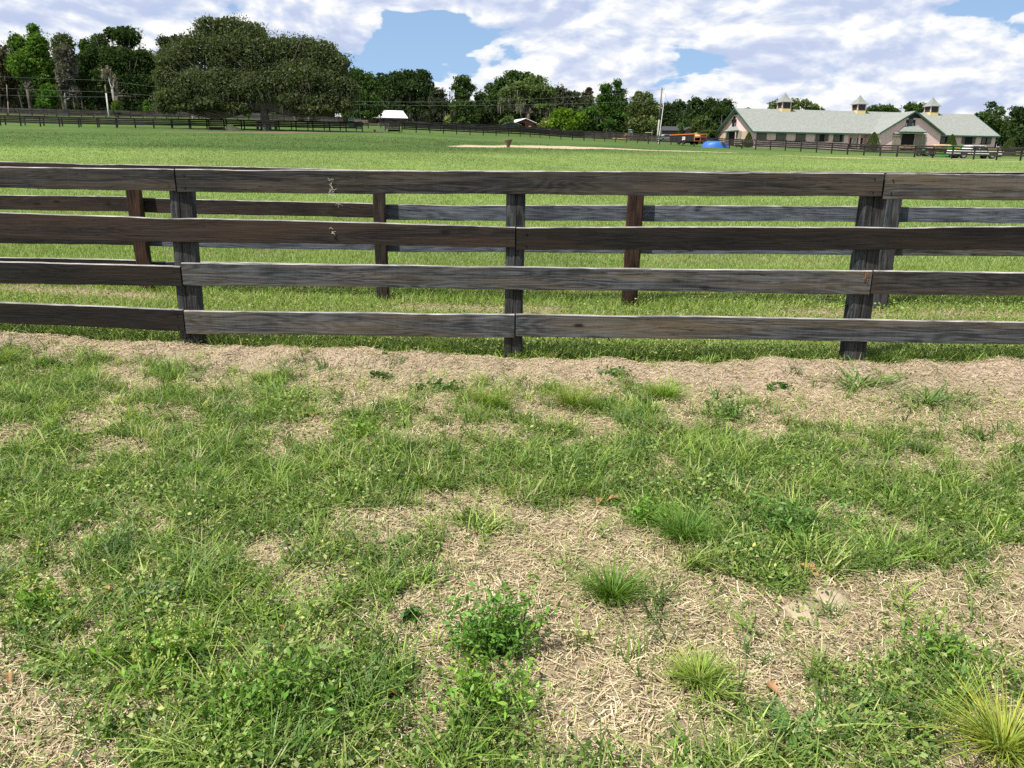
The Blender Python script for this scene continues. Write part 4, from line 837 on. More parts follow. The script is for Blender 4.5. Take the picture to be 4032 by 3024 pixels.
mb = MB(); mb.box(L*.88, L*.98, -1.56, -1.51, -.5, hd(517)); mb.build('garage_opening', M_dark, h)
# small pale shed
A_ = spot(2475, 168, 520); h = empty('small_shed', A_, 0, 'tiny pale blue utility shed among the trees by the dirt pile', 'shed'); zt = float(at(2479, 512, 168)[2]-A_[2]); mb = MB(); mb.box(0, 1.0, 0, 1.0, -.5, zt); mb.build('wall', simple('pale blue panel', (.35, .45, .48), bump=0), h); mb = MB(); mb.box(-.1, 1.1, -.1, 1.1, zt+.003, zt+.12); mb.build('roof', M_white, h); mb = MB(); mb.box(.15, .8, -.04, -.005, 0, zt-.25); mb.build('door', simple('blue door', (.22, .32, .36), bump=0), h)
# ================================================================== poles and wires
M_pole = simple('treated pole', (.30, .32, .25), var=.25, scale=2, bump=0); M_polet = simple('brown pole top', (.16, .12, .10), var=.25, bump=0); M_wire = simple('overhead cable', (.14, .16, .15), var=.1, bump=0); M_pvc = simple('white conduit', (.8, .82, .85), bump=0)
def pole(px_b, px_t, Z, py_t, label, r=.15, split=.55, m1=None):
    b = spot(px_b, Z, 500); t = at(px_t, py_t, Z); root = empty('utility_pole', b, 0, label, 'utility pole', 'poles of the overhead line'); b_ = Vector((0, 0, -.5)); t_ = Vector(t)-Vector(b); m_ = b_+(t_-b_)*split
    MB().tube([b_, m_], [r, r*.88], 12).build('lower_shaft', m1 or M_pole, root, smooth=True); MB().tube([m_, t_], [r*.87, r*.7], 12).build('upper_shaft', M_polet, root, smooth=True); return root, b, t, m_, t_
P1 = pole(41, 26, 150, 334, 'thin dark pole at the far left edge', .11, .5, M_polet)
P2 = pole(434, 414, 150, 337, 'leaning pole with pale lower sleeve before the left woods', .15, .78, simple('pale sleeve', (.42, .41, .37), var=.2, bump=0))
mb = MB(); t_ = P2[4]; mb.bar((t_.x-.45, 0, t_.z-.25), (t_.x+.3, 0, t_.z-.2), .1, .1); mb.build('crossarm', M_polet, P2[0])
P3 = pole(2590, 2607, 137, 345, 'tall pole with white conduit left of the pink barn', .17, .45)
t_ = P3[4]; mb = MB(); zc = float(at(2610, 385, 137)[2]-P3[1][2]); k = (zc+.5)/(t_.z+.5); mb.tube([(.24, -.05, -.4), (t_.x*k+.30, -.05, zc)], .06, 8); mb.build('conduit', M_pvc, P3[0]); mb = MB(); zc2 = float(at(2610, 383, 137)[2]-P3[1][2]); mb.tube([(t_.x*.85+.34, 0, zc2-.1), (t_.x*.85+.34, 0, zc2+.55)], .11, 8); mb.build('cable_head', M_pvc, P3[0])
mb = MB(); mb.bar((t_.x-.5, 0, t_.z-.55), (t_.x+.15, 0, t_.z-.4), .07, .07); mb.build('bracket', M_polet, P3[0])
def wire(A, B, sag, label):
    A = Vector(A); B = Vector(B); n = 30; pts = [A+(B-A)*(i/n)-Vector((0, 0, 4*sag*(i/n)*(1-i/n))) for i in range(n+1)]; o = MB().tube([p-A for p in pts], .016, 5).build('overhead_wire', M_wire, None, A); tag(o, label, 'wire', 'overhead wires')
wire(at(-900, 235, 150), at(410, 316, 150), .6, 'upper wire left of the leaning pole, before the left woods'); wire(at(410, 316, 150), at(2604, 352, 137), 3.0, 'upper wire from the leaning pole to the tall pole')
wire(at(-900, 285, 150), at(413, 362, 150), .5, 'lower wire left of the leaning pole, before the left woods'); wire(at(413, 362, 150), at(2603, 395, 137), 1.6, 'lower wire from the leaning pole to the tall pole')
wire(at(-900, 335, 150), at(416, 382, 150), .4, 'faint lowest wire left of the leaning pole'); wire(at(2607, 352, 137), at(2683, 521, 150), .1, 'guy wire sloping down right of the tall pole')
# ================================================================== tub, feeders, mound, bucket, horse
P = ground(2001, 580); d_ = np.dot(P-CAM, FW); s = d_/F
t = empty('feed_tub', P, 0, 'tapered brown conical tub standing alone on the dirt track', 'tub')
M_tub = simple('dusty brown plastic', (.20, .13, .085), var=.25, scale=4, bump=0); R_ = 17.0*s; Hh = 29*s
MB().lathe([(.001, 0), (R_*.30, 0), (R_*.33, .04), (R_*.93, Hh*.9)], 26).build('body', M_tub, t, smooth=True)
MB().lathe([(R_*.93, Hh*.9), (R_*1.0, Hh*.9), (R_*1.02, Hh), (R_*.93, Hh), (R_*.88, Hh*.86), (.001, Hh*.6)], 26).build('rim', simple('grey green rim', (.19, .20, .14), bump=0), t)
M_iron = simple('dark steel bar', (.02, .018, .017), rough=.6, bump=0); M_trough = simple('black trough', (.012, .013, .018), rough=.5, bump=0)
def feeder(pl, pr, pyb, Z, pyt, ptr0, ptr1, label, style):
    A_ = spot(pl, Z, pyb); B_ = spot(pr, Z, pyb); L = abs(B_[0]-A_[0]); root = empty('hay_feeder', A_, 0, label, 'hay feeder', 'hay feeders by the far fence'); zt = float(at(pl, ptr0, Z)[2]-A_[2]); zb = float(at(pl, ptr1, Z)[2]-A_[2]); zz = float(at(pl, pyt, Z)[2]-A_[2]); Dp = .8
    MB().add([(0, 0, zt), (L, 0, zt), (L, Dp, zt), (0, Dp, zt), (.12, .2, zb), (L-.12, .2, zb), (L-.12, Dp-.2, zb), (.12, Dp-.2, zb)], [(0, 1, 5, 4), (1, 2, 6, 5), (2, 3, 7, 6), (3, 0, 4, 7), (4, 5, 6, 7)]).build('trough', M_trough, root)
    for x_, y_ in ((.05, .02), (L-.05, .02), (.05, Dp), (L-.05, Dp)): MB().bar((x_, y_, -.1), (x_+(.06 if x_ < 1 else -.06), y_, zt+.1), .06).build('leg', M_iron if style == 0 else W_farg, root)
    mb = MB(); nb = 13
    for i in range(nb):
        x_ = L*.12+L*.76*i/(nb-1); mb.bar((x_, Dp/2-.05, zt+.05), (x_, 0, zz), .02); mb.bar((x_, Dp/2+.05, zt+.05), (x_, Dp, zz), .02)
    mb.bar((L*.1, 0, zz), (L*.9, 0, zz), .035); mb.bar((L*.1, Dp, zz), (L*.9, Dp, zz), .035); mb.bar((L*.12, Dp/2, zt), (L*.12, Dp/2, zz), .04); mb.bar((L*.88, Dp/2, zt), (L*.88, Dp/2, zz), .04); mb.build('hay_rack', M_iron if style == 0 else W_farg, root)
feeder(821, 880, 524, 101, 474, 500, 511, 'black hay feeder rack left of the green mound, under the oak', 0)
feeder(1527, 1575, 531, 112, 481, 510, 517, 'hay feeder trough with pale bars before the gate gap', 1)
P = spot(926, 104, 519); mb = MB(); R_ = 36*106/F; Hm = 21*106/F; n = 40; V = []; Fa = []
for j in range(9):
    for i in range(n):
        a = 2*math.pi*i/n; q = R_*(1-j/8.5); hh = Hm*math.sin(math.pi/2*min(1, j/7.))**1.2*(1+.25*math.sin(a*3+j)*(j/9)); V.append((q*math.cos(a)*(1+.12*math.sin(a*5)) - (.6 if j > 4 else .1*j), q*math.sin(a)*.7, hh-.1+random.gauss(0, .03)))
for j in range(8):
    for i in range(n): Fa.append((j*n+i, j*n+(i+1) % n, (j+1)*n+(i+1) % n, (j+1)*n+i))
Fa.append(tuple(8*n+i for i in range(n))); mb.add(V, Fa); tag(mb.build('compost_mound', simple('shaded mossy compost', (.03, .038, .015), var=.5, scale=5, bump=.5), None, P, smooth=True), 'low dark green weedy mound beside the black feeder', 'mound')  # weedy green, darkened so the colour holds the oak's shade
P = ground(1476, 521); t = empty('red_bucket', P, 0, 'small red bucket beside the gate end post', 'bucket'); MB().lathe([(.001, 0), (.12, 0), (.17, .34), (.18, .36), (.15, .34), (.11, .03), (.001, .03)], 14).build('body', simple('red plastic', (.55, .04, .025), bump=0), t); MB().tube([(-.17, 0, .34), (-.1, 0, .48), (.1, 0, .48), (.17, 0, .34)], .012, 5).build('handle', M_iron, t)
P = spot(2171, 151, 530); t = empty('red_bucket', P, 0, 'red bucket hanging low on the lane fence right of the cabin', 'bucket'); MB().lathe([(.001, .35), (.14, .35), (.19, .68), (.2, .7), (.16, .68), (.11, .37), (.001, .37)], 14).build('body', simple('red rubber', (.45, .03, .03), bump=0), t); MB().bar((0, .2, -.2), (0, .2, .85), .05).build('bracket', M_iron, t)
# green pipe gate panels
A_ = spot(1374, 134, 490); B_ = spot(1422, 134, 490); L = B_[0]-A_[0]; t = empty('pipe_gate', A_, 0, 'green metal pipe gate leaning in the lane behind the oak', 'gate'); mg = simple('green pipe paint', (.05, .16, .13), bump=0)
for i in range(6): MB().tube([(0, 0, .2+.25*i), (L, 0, .2+.25*i)], .05, 6).build('rail', mg, t)
for x_ in (0, L/2, L): MB().tube([(x_, .01, -.1), (x_, .01, 1.55)], .05, 6).build('upright', mg, t)
# pale wire gate in the gap
A_ = spot(1490.5, 118.5, 519); t = empty('wire_gate', A_, .9, 'narrow grey tube gate standing open in the gate gap', 'gate'); mg2 = simple('galvanised tube', (.25, .26, .25), metal=.3, bump=0)
for i in range(5): MB().tube([(0, 0, .2+.27*i), (2.2, 0, .2+.27*i)], .02, 6).build('rail', mg2, t)
for x_ in (0, 2.2): MB().tube([(x_, 0, .0), (x_, 0, 1.35)], .028, 6).build('upright', mg2, t)
# grey trough bucket by the horse
P = spot(762.5, 146.5, 474); t = empty('feed_bin', P, 0, 'pale grey tapered feed bin before the horse', 'feed bin'); MB().lathe([(.001, 0), (.18, 0), (.30, .62), (.32, .64), (.27, .62), (.15, .1), (.001, .1)], 4).build('body', simple('pale grey plastic', (.30, .31, .31), bump=0), t); MB().lathe([(.32, .645), (.345, .645), (.345, .68), (.32, .68)], 4).build('rim', M_white, t)
# horse, facing left with the head lowered towards the bin
def skin(name, verts, edges, radii, m, parent, loc, rz=0.0, sub=2, root=0):
    me = bpy.data.meshes.new(name); me.from_pydata([tuple(v) for v in verts], edges, []); o = link(name, me, parent, loc, rz); me.materials.append(m)
    sk = o.modifiers.new('skin', 'SKIN'); sk.use_smooth_shade = True; ly = me.skin_vertices[0] if me.skin_vertices else None
    if ly is None:
        import bmesh
        b = bmesh.new(); b.from_mesh(me); b.verts.layers.skin.verify(); b.to_mesh(me); b.free(); ly = me.skin_vertices[0]
    for i, r_ in enumerate(radii): ly.data[i].radius = (r_, r_) if not isinstance(r_, tuple) else r_; ly.data[i].use_root = (i == root)
    s_ = o.modifiers.new('sub', 'SUBSURF'); s_.levels = sub; s_.render_levels = sub; return o
P = spot(794, 147, 474); h = empty('horse', P, math.radians(4), 'dark bay horse with black mane eating from the pale bin, facing left', 'horse')
M_bay = simple('bay coat', (.055, .022, .014), rough=.6, var=.2, bump=0); M_mane = simple('black mane', (.008, .007, .007), bump=0)
hv = [(.72, 0, 1.22), (.35, 0, 1.20), (-.05, 0, 1.15), (-.42, 0, 1.22), (-.62, 0, 1.22), (-.85, 0, 1.28), (-1.08, 0, 1.16), (-1.22, 0, 1.02), (-1.33, 0, .82), (-1.38, 0, .66),
      (-.48, .16, 1.0), (-.50, .17, .72), (-.48, .17, .45), (-.49, .17, .14), (-.53, .17, .03), (-.48, -.16, 1.0), (-.56, -.17, .72), (-.50, -.17, .45), (-.52, -.17, .14), (-.56, -.17, .03),
      (.66, .16, .98), (.58, .18, .78), (.78, .18, .50), (.72, .18, .15), (.68, .18, .03), (.70, -.16, .98), (.66, -.18, .78), (.86, -.18, .50), (.80, -.18, .15), (.76, -.18, .03)]
he = [(0, 1), (1, 2), (2, 3), (3, 4), (4, 5), (5, 6), (6, 7), (7, 8), (8, 9), (3, 10), (10, 11), (11, 12), (12, 13), (13, 14), (3, 15), (15, 16), (16, 17), (17, 18), (18, 19), (0, 20), (20, 21), (21, 22), (22, 23), (23, 24), (0, 25), (25, 26), (26, 27), (27, 28), (28, 29)]
hr = [.27, .30, .31, .30, .24, .19, .15, .13, .10, .075, .13, .085, .06, .045, .055, .13, .085, .06, .045, .055, .17, .12, .065, .045, .055, .17, .12, .065, .045, .055]
skin('body', hv, he, hr, M_bay, h, (0, 0, 0), 0, 2, 2)
skin('tail', [(.98, 0, 1.35), (1.10, 0, 1.2), (1.12, 0, .85), (1.10, 0, .5)], [(0, 1), (1, 2), (2, 3)], [.05, .07, .09, .04], M_mane, h, (0, 0, 0), 0, 1)
skin('mane', [(-.50, 0, 1.48), (-.72, 0, 1.50), (-.95, 0, 1.40), (-1.13, 0, 1.24)], [(0, 1), (1, 2), (2, 3)], [(.05, .09), (.05, .11), (.05, .10), (.04, .05)], M_mane, h, (0, 0, 0), 0, 1)
for sy in (-.06, .06): MB().add([(-1.15, sy-.03, 1.14), (-1.09, sy, 1.12), (-1.15, sy+.03, 1.14), (-1.14, sy*1.3, 1.28)], [(0, 1, 3), (1, 2, 3), (0, 3, 2), (0, 2, 1)]).build('ear', M_bay, h)
# ================================================================== trailer, tarp heap, bales, hay machine, pickup
M_org = simple('orange paint', (.58, .16, .045), rough=.5, var=.1, bump=0); M_meshb = simple('black mesh panel', (.022, .02, .024), var=.2, bump=0); M_tire = simple('tyre rubber', (.02, .02, .02), rough=.9, bump=0); M_hub = simple('wheel rim grey', (.3, .3, .3), metal=.3, bump=0)
A_ = spot(2636, 124, 560); B_ = spot(2733, 118.5, 560); C_ = spot(2774, 121, 560); dv = B_-A_; rz = math.atan2(dv[1], dv[0]); L = math.hypot(dv[0], dv[1]); t = empty('dump_trailer', A_, rz, 'high black mesh-sided trailer with orange rim, loaded, left of the blue tarp', 'trailer')
ht_ = float(at(2733, 526, 118.5)[2]-A_[2]); Wd_ = 2.3
MB().box(0, L, 0, .05, .45, ht_-.1).box(0, L, Wd_-.05, Wd_, .45, ht_-.1).box(0, .05, .05, Wd_-.05, .45, ht_-.1).box(.05, L-.05, .05, Wd_-.05, .45, .55).build('body', M_meshb, t)
mb = MB(); z_ = ht_-.05
for a, b in (((-.02, 0, z_), (L+.03, 0, z_)), ((-.02, Wd_, z_), (L+.03, Wd_, z_)), ((0, 0, z_), (0, Wd_, z_)), ((L, 0, z_), (L, Wd_, z_))): mb.bar(a, b, .12, .14)
mb.build('rim', M_org, t)
for y_ in (.0, Wd_/2, Wd_): MB().bar((L+.02, y_, .4), (L+.02, y_, z_-.07), .09, .09).build('end_post', M_org, t)
MB().bar((L+.03, 0, 1.1), (L+.03, Wd_, 1.1), .08, .1).bar((L+.03, 0, .5), (L+.03, Wd_, .5), .08, .1).build('tailgate', M_org, t)
for i in range(5): MB().box(L*(i+.5)/5-.04, L*(i+.5)/5+.04, -.05, -.003, .45, ht_-.13).build('stake', M_meshb, t)
xs_ = L*(2693.5-2636)/97; zs_ = ht_-.35-.33
sg = MB().box(xs_-.36, xs_+.36, -.085, -.055, zs_-.26, zs_+.26).build('sign_board', M_white, t)
M_redp = simple('red print', (.6, .05, .04), bump=0)
sp_ = MB(); random.seed(5); sp_.box(xs_-.30, xs_-.19, -.091, -.0865, zs_-.02, zs_+.2)
for k in range(5): sp_.box(xs_-.15+k*.085, xs_-.09+k*.085, -.091, -.0865, zs_+.02, zs_+.17-.03*(k % 2)); 
sp_.box(xs_-.15, xs_+.27, -.091, -.0865, zs_-.05, zs_-.02); sp_.build('red_lettering', M_redp, sg)
for x_ in (L*.42, L*.62):
    for y_ in (-.12, Wd_+.12):
        w = MB().add(*[q for q in ([(x_+.36*math.cos(k*math.pi/9), y_-.1+.2*j, .36+.36*math.sin(k*math.pi/9)) for j in (0, 1) for k in range(18)], [tuple(range(18)), tuple(range(35, 17, -1))]+[(k, (k+1) % 18, (k+1) % 18+18, k+18) for k in range(18)])]).build('wheel', M_tire, t)
def heap(px, py, Z, wpx, hpx, dep, m, name, label, cat, asym=0., seed=1, jitv=.15, zoff=0.0, group=None, flat=1.8):
    P = spot(px, Z, py); P[2] += zoff; R_ = wpx/2*Z/F; Hm = hpx*Z/F; nj, n = 16, 48; V = []; Fa = []; rs = np.random.default_rng(seed)
    for j in range(nj+1):
        for i in range(n):
            a = 2*math.pi*i/n; q = 1-j/nj; x_ = R_*q*math.cos(a); y_ = dep*q*math.sin(a)
            lump = float(fbm(np.array([x_*1.0+seed]), np.array([y_*1.0]), 1.3, seed, 3)[0]); hh = Hm*(1-q**flat)*(.72+.56*lump)+(0 if q < 1 else -.15)
            V.append((x_+asym*R_*(1-q), y_, hh+rs.normal(0, jitv*.05)))
    for j in range(nj):
        for i in range(n): Fa.append((j*n+i, j*n+(i+1) % n, (j+1)*n+(i+1) % n, (j+1)*n+i))
    mb = MB(); mb.add(V, Fa); o = mb.build(name, m, None, P, smooth=True); return tag(o, label, cat, group)
M_tarp = simple('blue tarpaulin', (.03, .13, .48), rough=.45, spec=.4, var=.1, scale=2, bump=.5, bscale=3); M_mulch = simple('orange brown mulch', (.27, .15, .075), var=.35, scale=2, bump=.4, bscale=8); M_hay = simple('tan hay', (.50, .36, .18), var=.25, scale=5, bump=.5, bscale=25)
heap(2817, 578, 117.5, 112, 22, 1.6, M_tarp, 'tarp_covered_heap', 'low heap under a bright blue tarp before the barn end', 'tarp heap', seed=4, flat=7)
o_ = heap(2738, 540, 120.3, 44, 15, .95, M_hay, 'hay_load', 'tan peak of loose hay rising over the trailer rim', 'hay', seed=9, zoff=ht_-.12)
heap(2465, 535, 158, 40, 24, 2.5, M_mulch, 'mulch_pile', 'taller orange-brown mulch pile among the trees', 'mulch pile', seed=3); heap(2437, 536, 157, 62, 13, 2.5, simple('tan mulch', (.36, .25, .13), var=.3, scale=2, bump=.4), 'mulch_pile', 'low wide tan mulch pile left of the taller one', 'mulch pile', seed=8)
def bale(pl, pr, pt, pb, Z, dep, label, rz=.2):
    A_ = spot(pl, Z, pb); L = (pr-pl)*Z/F; zt = float(at(pl, pt, Z)[2]-A_[2]); zb = max(.0, float(at(pl, pb, Z)[2]-A_[2])); mb = MB(); V = []; Fa = []; nx, nc = 14, 20
    for i in range(nx+1):
        for k in range(nc):
            a = 2*math.pi*k/nc; ca, sa = math.cos(a), math.sin(a); pw = lambda v: math.copysign(abs(v)**.45, v); e_ = 1 if 0 < i < nx else .9
            V.append((L*i/nx, dep/2+dep/2*pw(ca)*e_*(1+random.gauss(0, .02)), (zt+zb)/2+(zt-zb)/2*pw(sa)*e_*(1+random.gauss(0, .015))))
    for i in range(nx):
        for k in range(nc): Fa.append((i*nc+k, i*nc+(k+1) % nc, (i+1)*nc+(k+1) % nc, (i+1)*nc+k))
    Fa += [tuple(range(nc)), tuple(nx*nc+k for k in range(nc-1, -1, -1))]; mb.add(V, Fa); o = mb.build('hay_bale', M_hay, None, A_, rz, smooth=False); return tag(o, label, 'hay bale', 'large hay bales before the barn')
bale(3553, 3614, 571, 586, 112, 1.2, 'low cream hay bale lying in front of the main barn door'); bale(3678, 3758, 568, 591, 102, 1.3, 'larger tan hay bale carried on the green wagon')
# green hay machine (wagon + red-green body)
M_grn = simple('bright green paint', (.03, .42, .035), rough=.4, spec=.4, var=.1, bump=0); M_yell = simple('yellow paint', (.75, .55, .05), bump=0); M_steel = simple('dark machinery', (.03, .03, .028), bump=0)
def wheel(parent, x_, y_, r_, w_=.25, name='wheel'):
    o = MB().tube([(x_, y_-w_/2, r_), (x_, y_-w_/2+.03, r_), (x_, y_+w_/2-.03, r_), (x_, y_+w_/2, r_)], [r_*.9, r_, r_, r_*.9], 22).build('wheel', M_tire, parent); MB().tube([(x_, y_-w_/2-.012, r_), (x_, y_-w_/2+.01, r_)], r_*.55, 16).build('rim', M_hub, o); return o
A_ = spot(3634, 101.5, 605); t = empty('hay_wagon', A_, .06, 'green running gear wagon with tandem wheels under the tan bale', 'wagon'); u = 101.5/F
L = (3765-3634)*u; MB().box(0, L*.85, 0, .12, .62, .8).box(0, L*.85, 1.5, 1.62, .62, .8).box(.3, .42, .12, 1.5, .62, .8).box(L*.7, L*.73, .12, 1.5, .62, .8).build('chassis', M_steel, t); MB().box(0, 1.6, -.25, .0, .85, 1.02, c=.04).box(-.2, .1, -.25, 0, .62, .86, c=.03).build('mudguard', M_grn, t)
for x_ in (.45, 1.25): wheel(t, x_, -.12, .38); wheel(t, x_, 1.7, .38)
MB().bar((L*.7, .8, .6), (L*1.08, .4, .2), .12).build('drawbar', M_grn, t)
MB().box(.2, L*.95, .0, 1.5, .82, .93).build('bed', W_farg, t)
A_ = spot(3731, 97.5, 612); u = 97.5/F; t = empty('hay_baler', A_, .05, 'bright green hay baler with rounded top between the bale and the pickup', 'baler'); L = (3804-3731)*u; Z0 = float(at(3760, 573, 97.5)[2]-A_[2])
mb = MB(); mb.prism([(0, .1), (.12, .1), (.45, 1.1), (.95, 1.35), (1.0, .9), (L*.9, .95), (L, 1.35), (L*.97, Z0), (.35, Z0+.02), (.1, Z0-.25), (.02, Z0-.7)], 0, .18, 'y'); mb.prism([(.1, 1.3), (L*.95, 1.2), (L*.93, Z0-.05), (.4, Z0-.03), (.15, Z0-.3)], .181, 1.7, 'y'); mb.build('body', M_grn, t)
MB().box(.7, 1.5, -.025, -.003, Z0-.35, Z0-.15).build('yellow_stripe', M_yell, t); MB().box(.5, L*.95, .1, 1.6, .35, 1.0).build('pickup_head', M_steel, t); MB().box(-.9, .05, .1, .4, .15, .4).build('tongue', M_grn, t); wheel(t, L*.5, -.12, .38); wheel(t, L*.5, 1.8, .38)
# white pickup with topper
A_ = spot(3757, 90.5, 627); u = 90.5/F; t = empty('pickup_truck', A_, .03, 'white pickup truck facing right behind the far fence', 'pickup truck'); L = (3945-3757)*u; k_ = L/5.9; t.scale = (1, 1, .8)
def ps(pts): return [(x_*k_, z_) for x_, z_ in pts]
M_car = simple('white car paint', (.78, .79, .80), rough=.25, spec=.6, var=.02, bump=0); Wt = 1.85
mb = MB(); arch = lambda c: [(c-.5, .5), (c-.45, .78), (c-.25, .95), (c, 1.0), (c+.25, .95), (c+.45, .78), (c+.5, .5)]
bot = [(.02, .5)]+arch(1.15)+arch(4.75)+[(5.85, .45), (5.9, .75), (5.8, 1.05), (5.5, 1.16), (4.35, 1.24), (3.0, 1.26), (.1, 1.26), (0, 1.1)]
mb.prism(ps(bot), 0, Wt, 'y'); mb.build('body', M_car, t)
mb = MB(); mb.prism(ps([(1.85, 1.262), (4.30, 1.262), (3.75, 1.82), (3.45, 1.9), (2.05, 1.9), (1.9, 1.8)]), .09, Wt-.09, 'y'); cb = mb.build('cab', M_car, t)
for side in (.075, Wt-.088): MB().prism(ps([(2.15, 1.34), (3.0, 1.34), (3.0, 1.80), (2.2, 1.80)]), side, side+.013, 'y').prism(ps([(3.08, 1.34), (4.02, 1.34), (3.62, 1.80), (3.08, 1.80)]), side, side+.013, 'y').build('side_window', M_glass, cb)
MB().add([(4.27*k_+.015, .16, 1.30), (4.27*k_+.015, Wt-.16, 1.30), (3.78*k_+.02, Wt-.2, 1.79), (3.78*k_+.02, .2, 1.79), (4.24*k_, .16, 1.29), (4.24*k_, Wt-.16, 1.29), (3.75*k_, Wt-.2, 1.78), (3.75*k_, .2, 1.78)], [(0, 1, 2, 3), (7, 6, 5, 4), (0, 4, 5, 1), (1, 5, 6, 2), (2, 6, 7, 3), (3, 7, 4, 0)]).build('windscreen', simple('pale windscreen', (.35, .42, .42), rough=.1, spec=.7, bump=0), cb)
for c in (1.15, 4.75): wheel(t, c*k_, .13, .39, .26); wheel(t, c*k_, Wt-.13, .39, .26)
MB().box(5.86*k_, 5.98*k_, -.02, Wt+.02, .42, .62, c=.03).build('front_bumper', M_hub, t); MB().box(-.1, .0, 0, Wt, .45, .65, c=.03).build('rear_bumper', M_hub, t)
for y_ in (.12, Wt-.42): MB().box(5.80*k_+.03, 5.9*k_+.02, y_, y_+.3, .8, 1.0, c=.02).build('headlight', M_hub, t)
for y_ in (-.14, Wt): MB().box(3.85*k_, 4.0*k_, y_, y_+.14, 1.28, 1.48, c=.02).build('mirror', M_black, t)
MB().box(2.02*k_, 2.08*k_, -.006, -.001, .6, 1.24).box(3.1*k_, 3.14*k_, -.006, -.001, .6, 1.24).build('door_seam', M_steel, t)
# yellow implement behind the pickup, tan cart under the trees, silver car
A_ = spot(3865, 104, 600); u = 104/F; t = empty('yellow_mower', A_, .05, 'long low yellow implement behind the pickup bonnet', 'farm implement'); L = 92*u; za = float(at(3900, 589, 104)[2]-A_[2]); MB().prism([(0, za-.6), (L*.95, za-.45), (L, za-.2), (L*.8, za+.1), (.2, za+.25), (0, za)], 0, 1.2, 'y').build('deck', simple('mustard paint', (.50, .38, .03), bump=0), t); wheel(t, .5, -.1, .4); wheel(t, L-.6, -.1, .4); MB().bar((L, .6, .6), (L+.9, .6, .4), .1).build('drawbar', M_steel, t)
A_ = spot(2542, 158, 545); u = 158/F; t = empty('utility_cart', A_, .0, 'tan-roofed utility cart parked under trees left of the tall pole', 'utility cart'); L = 26*u; za = float(at(2550, 521, 158)[2]-A_[2]); MB().box(0, L, 0, 1.2, za-.12, za, c=.03).build('roof', simple('tan canopy', (.5, .42, .25), bump=0), t)
for x_ in (.1, L-.1):
    for y_ in (.1, 1.1): MB().bar((x_, y_, .5), (x_, y_, za-.12), .06).build('roof_post', M_steel, t)
MB().prism([(0, .3), (L, .3), (L*1.02, .7), (L*.7, .95), (L*.55, .65), (L*.05, .75)], 0, 1.2, 'y').build('body', simple('dull yellow body', (.38, .30, .10), bump=0), t); MB().box(L*.25, L*.5, .1, 1.1, .66, 1.1, c=.04).build('seat', M_black, t); wheel(t, .35, -.05, .3, .2); wheel(t, L-.35, -.05, .3, .2); wheel(t, .35, 1.2, .3, .2); wheel(t, L-.35, 1.2, .3, .2)
A_ = spot(2597, 158, 548); u = 158/F; t = empty('silver_car', A_, .15, 'silver car parked between the tall pole and the trailer', 'car'); k_ = .9
MB().prism(ps([(0, .35), (4.3, .35), (4.35, .7), (4.1, .95), (3.2, 1.0), (2.6, 1.42), (1.2, 1.45), (.5, 1.0), (0, .9)]), 0, 1.7, 'y').build('body', simple('silver paint', (.5, .52, .54), rough=.3, metal=.3, var=.05, bump=0), t); MB().prism(ps([(.8, 1.0), (2.95, 1.02), (2.5, 1.36), (1.25, 1.38)]), -.015, -.003, 'y').build('side_window', M_glass, t)
for c in (.85, 3.5): wheel(t, c*k_, .08, .32, .2); wheel(t, c*k_, 1.62, .32, .2)

